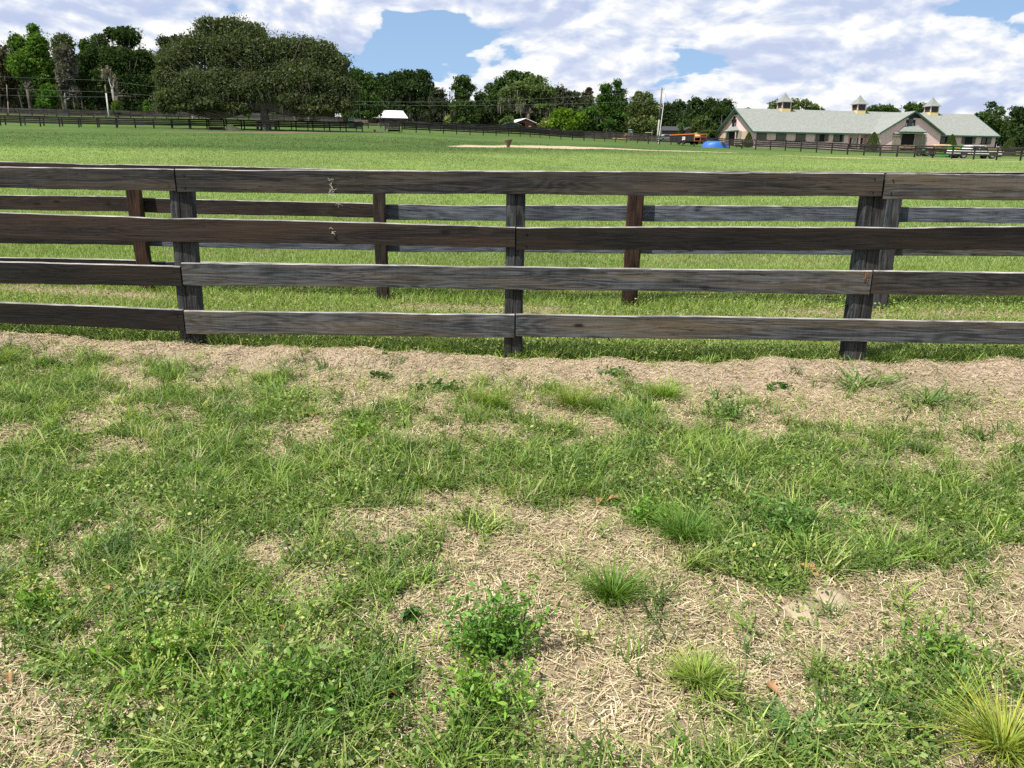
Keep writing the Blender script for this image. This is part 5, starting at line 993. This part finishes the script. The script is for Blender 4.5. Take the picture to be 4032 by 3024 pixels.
# ================================================================== trees
FPX = 1024/4032.0
def blobs(lobes, Z, seed, rough=1.0, dd=.85):
    rs = np.random.default_rng(seed); out = []
    for (cx, cy, rx, ry) in lobes:
        C = at(cx, cy, Z); C[1] += rs.normal(0, .12)*rx*Z/F; RX, RZ_ = rx*Z/F, ry*Z/F; RY = min(max(RX, RZ_*.7), 7.5)*dd
        out.append((C, RX, RY, RZ_))
    return out
def tree(name, label, cat, lobes, Z, bx, trunk_r, col, seed, kind='oak', group='trees along the far side of the pasture', dens=1.0, moss=0, leaf=1.0, tw=None, bark=None, sub=None, by=None, limbs=True, mossc=(.16, .165, .13), col2=None):
    rs = np.random.default_rng(seed); B = blobs(lobes, Z, seed); base = spot(bx, Z, 480); px1 = Z/F/FPX; parts = []; LV = []; LS = []; LC = []; LM = []
    for (C, RX, RY, RZ_) in B:
        vol = RX*RZ_*4/(px1**2); nsub = int(np.clip(sub or (vol/22), 12, 170)); u = rs.normal(size=(nsub, 3)); u /= np.linalg.norm(u, axis=1)[:, None]
        rad = rs.uniform(.3, 1.0, nsub)**.5*np.where(rs.random(nsub) < .22, 1.16, .97); sc = C+u*np.array([RX, RY, RZ_])*rad[:, None]; sr = rs.uniform(.14, .36, nsub)*min(RX, RZ_*1.4)*np.where(rad > 1, .7, 1)+px1*1.0
        ntot = int(vol*2.6*dens); nin = int(ntot*.36); ntot -= nin; pick = rs.choice(nsub, ntot, p=(sr**2)/np.sum(sr**2)); v = rs.normal(size=(ntot, 3)); v /= np.linalg.norm(v, axis=1)[:, None]; rr = sr[pick][:, None]*rs.uniform(.3, 1.0, (ntot, 1))**.5*(1+.3*np.abs(rs.normal(size=(ntot, 1)))*.6)
        Pn = sc[pick]+v*rr*np.array([1.1, 1.1, .8]); bc = rs.uniform(.74, 1.28, nsub)
        vi = rs.normal(size=(nin, 3)); vi /= np.linalg.norm(vi, axis=1)[:, None]; Pi = C+vi*np.array([RX, RY, RZ_])*.96*rs.uniform(.1, .9, (nin, 1))**.45
        cc = np.array(col)[None, :]*bc[pick][:, None]
        if col2 is not None: w_ = (rs.random(nsub) < .4)[pick][:, None]; cc = np.where(w_, np.array(col2)[None, :]*bc[pick][:, None], cc)
        LM += [Pn[:, 2] < C[2]-.25*RZ_, np.zeros(nin, bool)]; LV += [Pn, Pi]; LC += [cc*(.8+.4*rs.random((ntot, 1))), np.array(col)[None, :]*(.75+.4*rs.random((nin, 1)))]; LS += [px1*rs.uniform(.9, 1.9, ntot)*leaf, px1*rs.uniform(2.4, 4.2, nin)*leaf]
    lowm = np.concatenate(LM); P = np.vstack(LV); S_ = np.concatenate(LS); Cc = np.vstack(LC); ok = P[:, 2] > H(P[:, 0], P[:, 1])+.1; P, S_, Cc, lowm = P[ok], S_[ok], Cc[ok], lowm[ok]
    global RNG
    sv = RNG; RNG = rs; parts.append(leaves(P, S_, Cc, .85, .15, .15 if kind != 'moss' else .5))
    if moss:                                                          # hanging strands
        Pl = P[lowm]; low = Pl[rs.choice(len(Pl), min(len(Pl), int(moss*.7)), replace=False)]; n = len(low); L_ = px1*rs.uniform(2.5, 9, n); w_ = px1*rs.uniform(.2, .5, n); a = rs.uniform(0, math.pi, n); dx, dy = np.cos(a)*w_, np.sin(a)*w_
        top = low; bot = low-np.stack([rs.normal(0, .06, n)*L_, np.zeros(n), L_], -1); gz_ = H(bot[:, 0], bot[:, 1])+.6; bot[:, 2] = np.maximum(bot[:, 2], np.minimum(gz_, top[:, 2]-.1))
        V = np.stack([top+np.stack([dx, dy, 0*dx], -1), top-np.stack([dx, dy, 0*dx], -1), bot-np.stack([dx, dy, 0*dx], -1)*.3, bot+np.stack([dx, dy, 0*dx], -1)*.3], 1).reshape(-1, 3)
        parts.append((V, np.arange(n*4).reshape(-1, 4), np.repeat(np.array(mossc)[None, :]*(.6+.8*rs.random((n, 1))), 4, 0)))
    RNG = sv
    V, Q, C = merge(parts); root = empty(name, base, 0, label, cat, group)
    o = link('crown', quadmesh('crown', V-base, Q, M_leaf, np.clip(C, 0, 1)), root)
    # trunk and limbs
    mb = MB(); tops = sorted(B, key=lambda b: b[0][2]); zc = min(b[0][2]-b[3]*.3 for b in B)-base[2]; zt = max(1.0, zc); cxm = float(np.mean([b[0][0] for b in B])-base[0])*.15
    zt = max(zt, .27*(max(b[0][2]+b[3] for b in B)-base[2])); J = Vector((cxm, 0, zt*.75)); mb.tube([(0, 0, -.5), (0, 0, .2), (cxm*.4, 0, zt*.4), J], [trunk_r*1.5, trunk_r*1.1, trunk_r*.9, trunk_r*.85], 10)
    if limbs:
        for (C, RX, RY, RZ_) in B:
            e_ = Vector(C-base); m_ = (J+e_)/2+Vector((0, 0, -.12*(e_-J).length+.05)); mb.tube([J, J+(m_-J)*.5+Vector((0, 0, .03)), m_, e_], [trunk_r*.6, trunk_r*.48, trunk_r*.35, trunk_r*.12], 7)
            for k in range(3):
                q = e_+Vector((rs.normal()*RX*.6, rs.normal()*RY*.6, rs.uniform(-.2, .75)*RZ_)); mb.tube([m_, (m_+q)/2+Vector((0, 0, .2)), q], [trunk_r*.22, trunk_r*.15, trunk_r*.05], 5)
    mb.build('trunk', bark or M_bark, root, smooth=True); return root
DK = (.045, .074, .027); DK2 = (.065, .11, .032); OAK = (.10, .122, .062); BR = (.105, .19, .035); MD = (.07, .125, .03); OL = (.12, .155, .062); WE = (.125, .17, .062); GM = (.085, .098, .062)
tree('mossy_tree', 'grey-brown mossy tree cut by the left edge', 'tree', [(20, 260, 55, 85), (0, 340, 60, 70), (-60, 240, 80, 80)], 172, 10, .35, (.075, .07, .045), 1, moss=900, dens=1)
tree('cypress', 'tallest bright green tree near the left edge', 'tree', [(132, 128, 26, 36), (70, 172, 38, 40), (150, 190, 50, 60), (110, 260, 60, 60), (165, 300, 45, 80), (60, 260, 35, 50)], 170, 130, .4, BR, 2, dens=1.05, col2=(.075, .14, .03))
tree('leafy_tree', 'small bright leafy tree before the bright green tall tree', 'tree', [(190, 375, 34, 50), (180, 405, 28, 25)], 160, 188, .15, (.085, .17, .03), 3)
tree('mossy_tree', 'tree draped in a thick grey moss column, left woods', 'tree', [(250, 165, 48, 32), (255, 215, 48, 55)], 166, 262, .4, (.085, .11, .05), 4, moss=300, dens=.9)
tree('moss_snag', 'hanging grey moss column below the moss-draped tree crown', 'tree', [(258, 235, 38, 55), (262, 320, 32, 70), (290, 370, 28, 35)], 163, 266, .3, (.12, .115, .10), 5, kind='moss', moss=1600, dens=.9, bark=M_barkp, mossc=(.21, .20, .18))
tree('leafy_tree', 'slim dark tree between the mossy column and the dark oak', 'tree', [(335, 190, 26, 40), (340, 260, 40, 70), (330, 350, 45, 70)], 172, 335, .3, DK2, 6)
tree('dark_oak', 'large dark oak with domed top left of the big live oak', 'tree', [(395, 160, 36, 28), (440, 130, 34, 26), (500, 145, 58, 44), (400, 215, 60, 50), (480, 240, 90, 60), (570, 250, 55, 60), (430, 320, 75, 60), (530, 330, 85, 60), (600, 350, 50, 60), (400, 385, 50, 35)], 170, 470, .6, DK, 7, col2=DK2, moss=350)
tree('bare_trunk', 'pale broken trunk with moss in front of the dark oak', 'tree', [(424, 285, 22, 22), (450, 315, 14, 20)], 160, 462, .28, (.20, .17, .15), 8, kind='moss', moss=260, bark=M_barkp, mossc=(.32, .28, .26), dens=.5)
tree('leafy_tree', 'brown-topped tree just left of the live oak crown', 'tree', [(645, 170, 30, 28), (700, 165, 45, 28), (750, 180, 40, 25), (680, 230, 70, 50)], 168, 690, .3, (.06, .075, .035), 9, dens=.75)
tree('live_oak', 'huge spreading live oak with hanging moss and dark trunk at centre left', 'tree', [(830, 105, 65, 38), (905, 110, 70, 45), (985, 135, 75, 50), (800, 190, 95, 75), (900, 210, 110, 85), (1010, 215, 110, 80), (1110, 205, 85, 65), (1190, 190, 80, 52), (1270, 215, 75, 60), (1330, 265, 60, 60), (700, 240, 80, 65), (665, 310, 62, 60), (700, 385, 88, 50), (790, 330, 110, 70), (900, 340, 110, 80), (1010, 345, 110, 70), (1110, 320, 110, 70), (1210, 300, 100, 70), (1300, 335, 85, 70), (1360, 350, 60, 55), (1260, 400, 90, 38), (850, 405, 100, 30), (1150, 395, 90, 35), (660, 420, 60, 28), (740, 424, 90, 16), (950, 425, 80, 22), (1250, 432, 110, 22), (1350, 418, 55, 28), (640, 395, 40, 40)], 108, 1049, .62, OAK, 10, dens=1.0, moss=2600, leaf=.95, mossc=(.15, .155, .12), group='trees in the pasture')
tree('dark_oak', 'dark tree with pale green top at the right shoulder of the live oak', 'tree', [(1400, 305, 48, 40), (1452, 335, 42, 52), (1420, 390, 60, 45), (1465, 410, 45, 42), (1385, 420, 50, 30), (1385, 448, 60, 16), (1470, 440, 42, 22), (1430, 452, 50, 12)], 152, 1425, .4, DK2, 11, moss=500)
tree('mossy_tree', 'dark mossy tree directly behind the white-roofed house', 'tree', [(1500, 320, 34, 36), (1560, 310, 42, 32), (1530, 370, 58, 55), (1590, 360, 45, 50), (1550, 430, 80, 35)], 190, 1540, .45, DK, 12, moss=700, col2=DK2)
tree('mossy_tree', 'dark mossy tree right of the white-roofed house', 'tree', [(1610, 300, 34, 28), (1665, 305, 34, 32), (1640, 360, 48, 50), (1690, 365, 36, 50), (1650, 425, 70, 45)], 192, 1655, .45, DK, 13, moss=700)
tree('mossy_tree', 'low grey-green mossy tree in the dip of the skyline', 'tree', [(1725, 378, 38, 26), (1740, 425, 55, 40), (1715, 460, 50, 30)], 190, 1735, .3, (.05, .065, .035), 14, moss=450, dens=.9)
tree('tall_oak', 'narrow dark tree standing above the skyline dip', 'tree', [(1822, 320, 34, 26), (1795, 345, 24, 16), (1850, 345, 24, 18), (1820, 375, 34, 28), (1818, 420, 52, 36), (1830, 465, 50, 35)], 182, 1828, .4, DK2, 15, moss=250, col2=DK)
tree('mossy_tree', 'low dark tree right of the narrow skyline tree', 'tree', [(1892, 385, 30, 24), (1900, 430, 45, 42), (1890, 470, 50, 30)], 190, 1895, .3, DK, 16, moss=350)
tree('dark_oak', 'broad dark oak left behind the weeping light green tree', 'tree', [(1935, 350, 30, 26), (1985, 330, 40, 30), (2030, 305, 45, 26), (2070, 310, 40, 28), (1960, 400, 55, 45), (2010, 440, 70, 45)], 188, 1990, .5, DK2, 17, moss=500, col2=DK)
tree('weeping_oak', 'broad light green tree with drooping mossy boughs above the cabin', 'tree', [(2105, 325, 48, 30), (2050, 350, 50, 32), (2000, 370, 35, 30), (2120, 365, 55, 36), (2155, 375, 35, 40), (2060, 395, 60, 28), (2130, 420, 40, 25), (1985, 400, 22, 24)], 178, 2080, .5, WE, 18, kind='moss', moss=1500, dens=1.0, mossc=(.24, .24, .18), col2=(.10, .15, .045))
tree('mossy_tree', 'dark understory tree behind the cabin roof', 'tree', [(2040, 450, 60, 40), (2110, 455, 50, 40)], 192, 2060, .4, DK, 19, moss=200)
tree('mossy_tree', 'grey-green mossy tree with a brown spire, right of the weeping tree', 'tree', [(2205, 372, 48, 30), (2255, 385, 40, 28), (2200, 420, 60, 40), (2270, 430, 50, 40), (2310, 400, 26, 24)], 184, 2230, .45, GM, 20, moss=1000, mossc=(.20, .19, .155))
tree('moss_snag', 'brown moss-hung spire on the skyline', 'tree', [(2318, 362, 16, 18), (2300, 375, 12, 14), (2322, 390, 18, 22)], 186, 2316, .2, (.10, .08, .065), 21, kind='moss', moss=260, mossc=(.17, .14, .12), dens=.8)
tree('round_bush', 'bright yellow-green rounded bush right of the cabin', 'bush', [(2215, 455, 42, 30), (2185, 490, 32, 30), (2235, 492, 50, 32), (2275, 480, 30, 35)], 166, 2225, .2, (.13, .225, .025), 22, dens=1.15, limbs=True)
tree('round_bush', 'pale yellow bush between the cabin and the bright bush', 'bush', [(2150, 490, 28, 24), (2130, 500, 14, 14)], 168, 2150, .1, (.21, .24, .08), 23)
tree('round_bush', 'small bush behind the gazebo roof', 'bush', [(2000, 476, 26, 20), (1975, 484, 12, 12)], 166, 2000, .1, (.11, .16, .06), 24)
tree('leafy_tree', 'mid green low tree right of the bright bush', 'tree', [(2320, 450, 45, 35), (2300, 490, 50, 35), (2350, 495, 35, 30)], 170, 2320, .25, (.075, .14, .035), 25)
tree('tall_oak', 'tall glossy green tree with a side spire left of the tall pole', 'tree', [(2385, 352, 32, 24), (2432, 330, 18, 16), (2440, 362, 26, 20), (2385, 395, 42, 32), (2435, 405, 42, 32), (2375, 440, 38, 35), (2430, 455, 45, 35), (2400, 490, 45, 25)], 168, 2402, .4, (.06, .12, .028), 26, moss=350, col2=(.09, .16, .04))
tree('olive_tree', 'airy olive-coloured tree left of the tall pole', 'tree', [(2515, 385, 26, 28), (2550, 385, 26, 24), (2500, 430, 32, 40), (2555, 430, 42, 45), (2580, 450, 28, 50), (2530, 480, 60, 40)], 164, 2540, .3, OL, 27, dens=.72, col2=(.085, .12, .04))
tree('dark_oak', 'left part of the dark oak ridge between pole and barn', 'tree', [(2635, 430, 34, 26), (2675, 418, 32, 24), (2640, 475, 55, 45), (2700, 470, 50, 40)], 205, 2660, .5, DK, 28, moss=250)
tree('dark_oak', 'highest dome of the dark oak ridge between pole and barn', 'tree', [(2735, 405, 36, 22), (2745, 445, 50, 40), (2730, 490, 60, 30)], 205, 2740, .5, DK, 29, moss=250)
tree('dark_oak', 'right part of the dark oak ridge touching the barn gable', 'tree', [(2795, 412, 38, 24), (2855, 415, 34, 26), (2820, 455, 55, 40), (2870, 460, 40, 40), (2800, 500, 60, 30)], 205, 2830, .5, DK, 30, moss=250)
tree('round_tree', 'round olive green tree left of the barn gable', 'tree', [(2768, 480, 34, 24), (2740, 505, 24, 20), (2795, 505, 26, 24), (2765, 520, 34, 18)], 152, 2768, .2, (.085, .12, .04), 31, dens=1.1)
tree('cone_shrub', 'slim pointed shrub behind the trailer', 'shrub', [(2680, 495, 9, 12), (2681, 512, 12, 14)], 150, 2681, .08, (.08, .14, .045), 32, limbs=False)
tree('round_bush', 'small light green bush at the right end of the trailer', 'bush', [(2780, 536, 11, 12)], 128, 2780, .06, (.10, .18, .03), 33, limbs=False)
tree('willow_tree', 'left rounded pale tree behind the barn roof', 'tree', [(3050, 420, 26, 26)], 200, 3050, .3, (.15, .19, .08), 34, dens=.9)
tree('willow_tree', 'middle pale tree behind the barn roof, right of the first cupola', 'tree', [(3130, 412, 26, 24), (3118, 440, 26, 25)], 200, 3130, .3, (.15, .19, .08), 35, dens=.85)
tree('willow_tree', 'right sloping pale tree behind the barn roof', 'tree', [(3172, 412, 26, 22), (3205, 428, 32, 18), (3235, 440, 18, 12)], 200, 3185, .3, (.15, .19, .08), 36, dens=.85)
tree('dark_oak', 'low dark crown behind the roof right of the middle cupola', 'tree', [(3440, 432, 32, 16), (3490, 430, 40, 16), (3525, 440, 18, 10)], 205, 3480, .4, DK2, 37)
tree('dark_oak', 'dark crown behind the roof left of the third cupola', 'tree', [(3590, 422, 30, 20), (3628, 425, 22, 18), (3600, 440, 40, 16)], 205, 3605, .4, DK2, 38)
tree('dark_oak', 'tiny dark crown peeping over the roof left of the first cupola', 'tree', [(2945, 434, 18, 9)], 205, 2945, .3, DK, 39)
tree('pine_tree', 'umbrella-topped pine right of the barn', 'tree', [(3902, 415, 20, 14), (3890, 440, 16, 10)], 190, 3905, .2, DK, 40, dens=.75)
tree('dark_oak', 'dark tree mass directly right of the barn roof', 'tree', [(3862, 455, 26, 16), (3935, 440, 24, 20), (3900, 480, 50, 30), (3950, 520, 55, 50), (4000, 480, 50, 40)], 186, 3930, .5, DK2, 41, moss=200)
tree('dark_oak', 'dark tree at the right edge of the picture', 'tree', [(4010, 440, 34, 22), (4060, 470, 60, 50), (4030, 540, 60, 55), (4150, 470, 80, 60)], 180, 4050, .5, DK, 42, moss=200)
for px, pt, w_, c_, lab, Z in ((456, 395, 24, (.10, .16, .035), 'pale sapling at the foot of the leaning pole', 156), (578, 392, 18, (.09, .16, .03), 'slim sapling left of the live oak skirt', 156), (973, 424, 25, (.09, .16, .035), 'sapling with pale stem left of the oak trunk', 146),
    (1162, 424, 20, (.10, .18, .03), 'bright sapling right of the oak trunk', 146), (1215, 424, 21, (.16, .22, .06), 'yellow-green sapling second right of the oak trunk', 146), (1764, 455, 18, (.22, .26, .10), 'pale yellow spiky sapling right of the white-roofed house', 160), (2570, 470, 25, (.16, .21, .08), 'light leafy shrub just left of the tall pole', 150)):
    yb_ = 472 if px < 1500 else 500
    tree('sapling', lab, 'sapling', [(px, (pt*1.1+yb_*.9)/2, w_*.75, (yb_-pt)*.42), (px, pt+12, w_*.35, 13)], Z, px, .05, c_, int(px), dens=.8, limbs=False, bark=M_barkp, group='young trees along the far fences')
# clipped cone shrubs before the barn
for i, (x0_, x1_, yt, yb_, Z, lab) in enumerate(((2926, 2963, 521, 583, 131, 'clipped cone shrub at the barn corner beside the end gable'), (3406, 3460, 522, 600, 126, 'largest clipped cone shrub left of the main gable'), (3720, 3764, 530, 585, 134, 'clipped cone shrub behind the hay bale and baler'), (3943, 3992, 545, 610, 118, 'clipped cone shrub at the right end of the barn'))):
    B_ = spot(0.5*(x0_+x1_), Z, yb_); zt = float(at(.5*(x0_+x1_), yt, Z)[2]-B_[2]); R_ = (x1_-x0_)/2*Z/F; rs = np.random.default_rng(900+i); n = 7000; t_ = rs.random(n)**.75; prof = R_*np.minimum(1, (1-t_)*1.55+.03)**.8*(1+.05*np.sin(t_*9)); a = rs.uniform(0, 6.28, n); q = prof*rs.uniform(.82, 1.05, n)*(1+.06*np.sin(a*5+t_*7)); P = np.stack([q*np.cos(a), q*np.sin(a), t_*zt+.05], -1)
    V, Q, C = leaves(P, rs.uniform(.06, .15, n), np.array((.085, .125, .035))*(.55+.8*rs.random((n, 1))), .6)
    root = empty('cone_shrub', B_, 0, lab, 'shrub', 'clipped cone shrubs before the barn'); link('crown', quadmesh('crown', V, Q, M_leaf, C), root); MB().tube([(0, 0, -.2), (0, 0, zt*.85)], [.1, .04], 8).lathe([(R_*.7, .1), (R_*.72, zt*.3), (R_*.35, zt*.65), (.02, zt*.9)], 14).build('trunk', M_bark, root)
# low plants at the barn foot
for px, lab in ((2905, 'low yellow-green plant at the end gable door'),):
    tree('garden_plant', lab, 'plant', [(px, 573, 15, 5)], 132, px, .03, (.17, .22, .06), 77, limbs=False)
# woodland backing: reads as one dark mass behind the single trees
def woods():
    rs = np.random.default_rng(5); tops = [(-500, 230), (-100, 260), (60, 270), (200, 230), (330, 235), (450, 190), (600, 220), (760, 300), (1300, 380), (1450, 350), (1600, 350), (1750, 400), (1850, 400), (1950, 380), (2100, 350), (2300, 410), (2450, 400), (2600, 450), (2750, 430), (2900, 450), (3100, 540), (3700, 545), (3850, 480), (4100, 470), (4700, 450)]
    X = np.array([t[0] for t in tops]); Y = np.array([t[1] for t in tops]); P = []; Cc = []; Sz = []
    for px in np.arange(-480, 2960, 20):
        if rs.random() < .12: continue
        b = spot(px, 0.5*(200+206)+rs.uniform(-5, 5), 470); hh = rs.uniform(2.0, 5.5)
        for zq in np.arange(.6, hh, 1.2):
            n = 90; v = rs.normal(size=(n, 3)); v /= np.linalg.norm(v, axis=1)[:, None]; P.append(b+np.array([rs.normal(0, .4), 0, zq])+v*rs.uniform(.4, 1, (n, 1))*np.array([1.5, 1.2, 1.1])); Cc.append(np.array(DK)*rs.uniform(.7, 1.5)*(.7+.6*rs.random((n, 1)))); Sz.append(rs.uniform(.35, .8, n))
    for px in np.arange(-480, 4680, 26):
        top = np.interp(px, X, Y)+rs.normal(0, 10)
        for py in np.arange(top+22, 575, 26):
            Z = 222+rs.uniform(-10, 10); C = at(px+rs.normal(0, 8), py, Z); n = 170; v = rs.normal(size=(n, 3)); v /= np.linalg.norm(v, axis=1)[:, None]; v = v*rs.uniform(.4, 1, (n, 1))*np.array([2.0, 2.2, 1.8])
            P.append(C+v); Cc.append(np.array(DK)*rs.uniform(.6, 1.25)*(.7+.6*rs.random((n, 1)))); Sz.append(rs.uniform(.5, 1.25, n))
    P = np.vstack(P); V, Q, C = leaves(P, np.concatenate(Sz), np.vstack(Cc), .7); o = link('woodland', quadmesh('woodland', V, Q, M_leaf, C)); tag(o, 'dark woodland closing the view behind the single trees', 'woodland', kind='stuff')
    mb = MB()
    for px in np.arange(-450, 4700, 37):
        b = spot(px+rs.normal(0, 8), 205+rs.uniform(-6, 6), 500); h_ = rs.uniform(5, 9); mb.tube([b-np.array([0, 0, .5]), b+np.array([rs.normal(0, .4), 0, h_])], [rs.uniform(.15, .35), .1], 6)
    o = mb.build('woodland_trunks', M_bark, None); tag(o, 'crowded trunks inside the dark woodland', 'woodland', kind='stuff')
woods()
# ================================================================== sky, sun, camera
def az_el(px, py): d = ray(px, py); d = d/np.linalg.norm(d); return math.atan2(d[0], d[1]), math.asin(d[2])
W_ = bpy.data.worlds.new('World'); S.world = W_; W_.use_nodes = True; nt = W_.node_tree; nt.nodes.clear(); out = nt.nodes.new('ShaderNodeOutputWorld'); bg = nt.nodes.new('ShaderNodeBackground')
sky = nt.nodes.new('ShaderNodeTexSky'); sky.sky_type = 'NISHITA'; sky.sun_disc = False; sv = Vector((-.40, -.30, .866)).normalized()
sky.sun_elevation = math.asin(sv.z); sky.sun_rotation = math.atan2(sv.x, sv.y) % (2*math.pi); sky.altitude = 20; sky.air_density = 1.0; sky.dust_density = .6; sky.ozone_density = 1.6
tc = N(nt, 'ShaderNodeTexCoord'); sx = N(nt, 'ShaderNodeSeparateXYZ'); nt.links.new(tc.outputs['Generated'], sx.inputs[0])
az = math_(nt, 'ARCTAN2', sx.outputs[0], sx.outputs[1]); el = math_(nt, 'ARCSINE', sx.outputs[2])
def coord(sa, se, oa=0.0, oe=0.0, seed=0.0):
    c = N(nt, 'ShaderNodeCombineXYZ'); nt.links.new(math_(nt, 'MULTIPLY_ADD', az, sa, oa*sa), c.inputs[0]); nt.links.new(math_(nt, 'MULTIPLY_ADD', el, se, oe*se), c.inputs[1]); c.inputs[2].default_value = seed; return c.outputs[0]
def dens(oa, oe):
    a = N(nt, 'ShaderNodeTexNoise', i_Scale=1.0, i_Detail=12.0, i_Roughness=.58, i_Distortion=.25); nt.links.new(coord(7.5, 17.0, oa, oe, 3.7), a.inputs[0])
    v = N(nt, 'ShaderNodeTexVoronoi', i_Scale=1.0, feature='SMOOTH_F1'); v.inputs['Smoothness'].default_value = .6; nt.links.new(coord(24.0, 48.0, oa, oe, 1.0), v.inputs['Vector'])
    v2 = N(nt, 'ShaderNodeTexVoronoi', i_Scale=1.0, feature='SMOOTH_F1'); v2.inputs['Smoothness'].default_value = .5; nt.links.new(coord(62.0, 110.0, oa, oe, 2.0), v2.inputs['Vector'])
    return math_(nt, 'SUBTRACT', math_(nt, 'SUBTRACT', a.outputs[0], math_(nt, 'MULTIPLY', v.outputs['Distance'], .13)), math_(nt, 'MULTIPLY', v2.outputs['Distance'], .05))
D0 = dens(0, 0); D1 = dens(.022, .030-.06)
D1 = dens(-.007, .011)
# places of open blue and of thicker cloud (directions in the sky)
def gauss(px, py, wpx, hpx, amp):
    a0, e0 = az_el(px, py); wa, we = wpx/F, hpx/F
    x_ = math_(nt, 'DIVIDE', math_(nt, 'SUBTRACT', az, a0), wa); y_ = math_(nt, 'DIVIDE', math_(nt, 'SUBTRACT', el, e0), we)
    r2 = math_(nt, 'ADD', math_(nt, 'MULTIPLY', x_, x_), math_(nt, 'MULTIPLY', y_, y_)); return math_(nt, 'MULTIPLY', math_(nt, 'EXPONENT', math_(nt, 'MULTIPLY', r2, -1.0)), amp)
bias = None
for g_ in ((1670, 110, 150, 90, -.28), (1560, 200, 140, 90, -.20), (1700, 300, 220, 60, -.12), (1230, 0, 110, 45, -.14), (2740, 200, 160, 60, -.20), (2620, 330, 140, 40, -.08), (3950, 10, 160, 40, -.10), (1330, 130, 130, 110, .10), (2200, 160, 330, 130, .12), (3000, 60, 480, 90, .14), (500, 150, 560, 160, .12), (3500, 250, 500, 120, .06), (1760, 15, 260, 25, .25), (3000, 270, 250, 60, .05)):
    t_ = gauss(*g_); bias = t_ if bias is None else math_(nt, 'ADD', bias, t_)
fade = ramp(nt, math_(nt, 'MULTIPLY', el, 1.0), [(.22, (1, 1, 1)), (.55, (.0, .0, .0))])
thr = math_(nt, 'ADD', math_(nt, 'SUBTRACT', D0, .30), math_(nt, 'ADD', bias, math_(nt, 'MULTIPLY', math_(nt, 'SUBTRACT', fade, 1.0), .10)))
cov_ = ramp(nt, thr, [(.0, (0, 0, 0)), (.045, (.8, .8, .8)), (.11, (1, 1, 1))], 'EASE')
lit = math_(nt, 'SUBTRACT', D0, D1)                                     # brighter where the cloud thins towards the sun
tone = math_(nt, 'ADD', math_(nt, 'MULTIPLY', lit, 5.0), math_(nt, 'MULTIPLY_ADD', thr, -.9, .63))
ccol = ramp(nt, tone, [(.05, (.58, .66, .88)), (.36, (.72, .79, .96)), (.58, (.88, .92, 1.0)), (.82, (1.08, 1.08, 1.08))])
SKY_S = .052
skyc = rgb(nt, sky.outputs[0], (.80, .93, 1.12), 1.0, 'MULTIPLY')
cl = N(nt, 'ShaderNodeVectorMath', operation='SCALE', i_Scale=.66/SKY_S); nt.links.new(ccol, cl.inputs[0])
# pale haze low down
hz = ramp(nt, el, [(.0, (.85, .85, .85)), (.18, (.60, .60, .60)), (.34, (.12, .12, .12)), (.5, (0, 0, 0))])
hzc = rgb(nt, skyc, (.31/SKY_S, .47/SKY_S, .70/SKY_S), hz)
fin = rgb(nt, hzc, cl.outputs[0], cov_)
nt.links.new(fin, bg.inputs[0]); bg.inputs[1].default_value = SKY_S; nt.links.new(bg.outputs[0], out.inputs[0])
sl = bpy.data.lights.new('sun', 'SUN'); sl.energy = 5.0; sl.angle = math.radians(.53); sl.color = (1, .95, .86); so = bpy.data.objects.new('sun', sl); COL.objects.link(so); so.rotation_euler = (-sv).to_track_quat('-Z', 'Y').to_euler(); so.location = (0, 0, 40)
cam = bpy.data.cameras.new('camera'); co = bpy.data.objects.new('camera', cam); COL.objects.link(co); cam.sensor_width = 36; cam.lens = F/4032*36; cam.clip_start = .05; cam.clip_end = 6000
co.matrix_world = Matrix(((RV[0], UV[0], -FW[0], 0), (RV[1], UV[1], -FW[1], 0), (RV[2], UV[2], -FW[2], CZ), (0, 0, 0, 1))); S.camera = co
S.render.engine = 'CYCLES'; S.cycles.max_bounces = 5; S.cycles.diffuse_bounces = 3; S.cycles.transmission_bounces = 3; S.cycles.use_denoising = False
S.view_settings.view_transform = 'Standard'; S.view_settings.look = 'None'; S.view_settings.gamma = 1; S.view_settings.exposure = 0.55
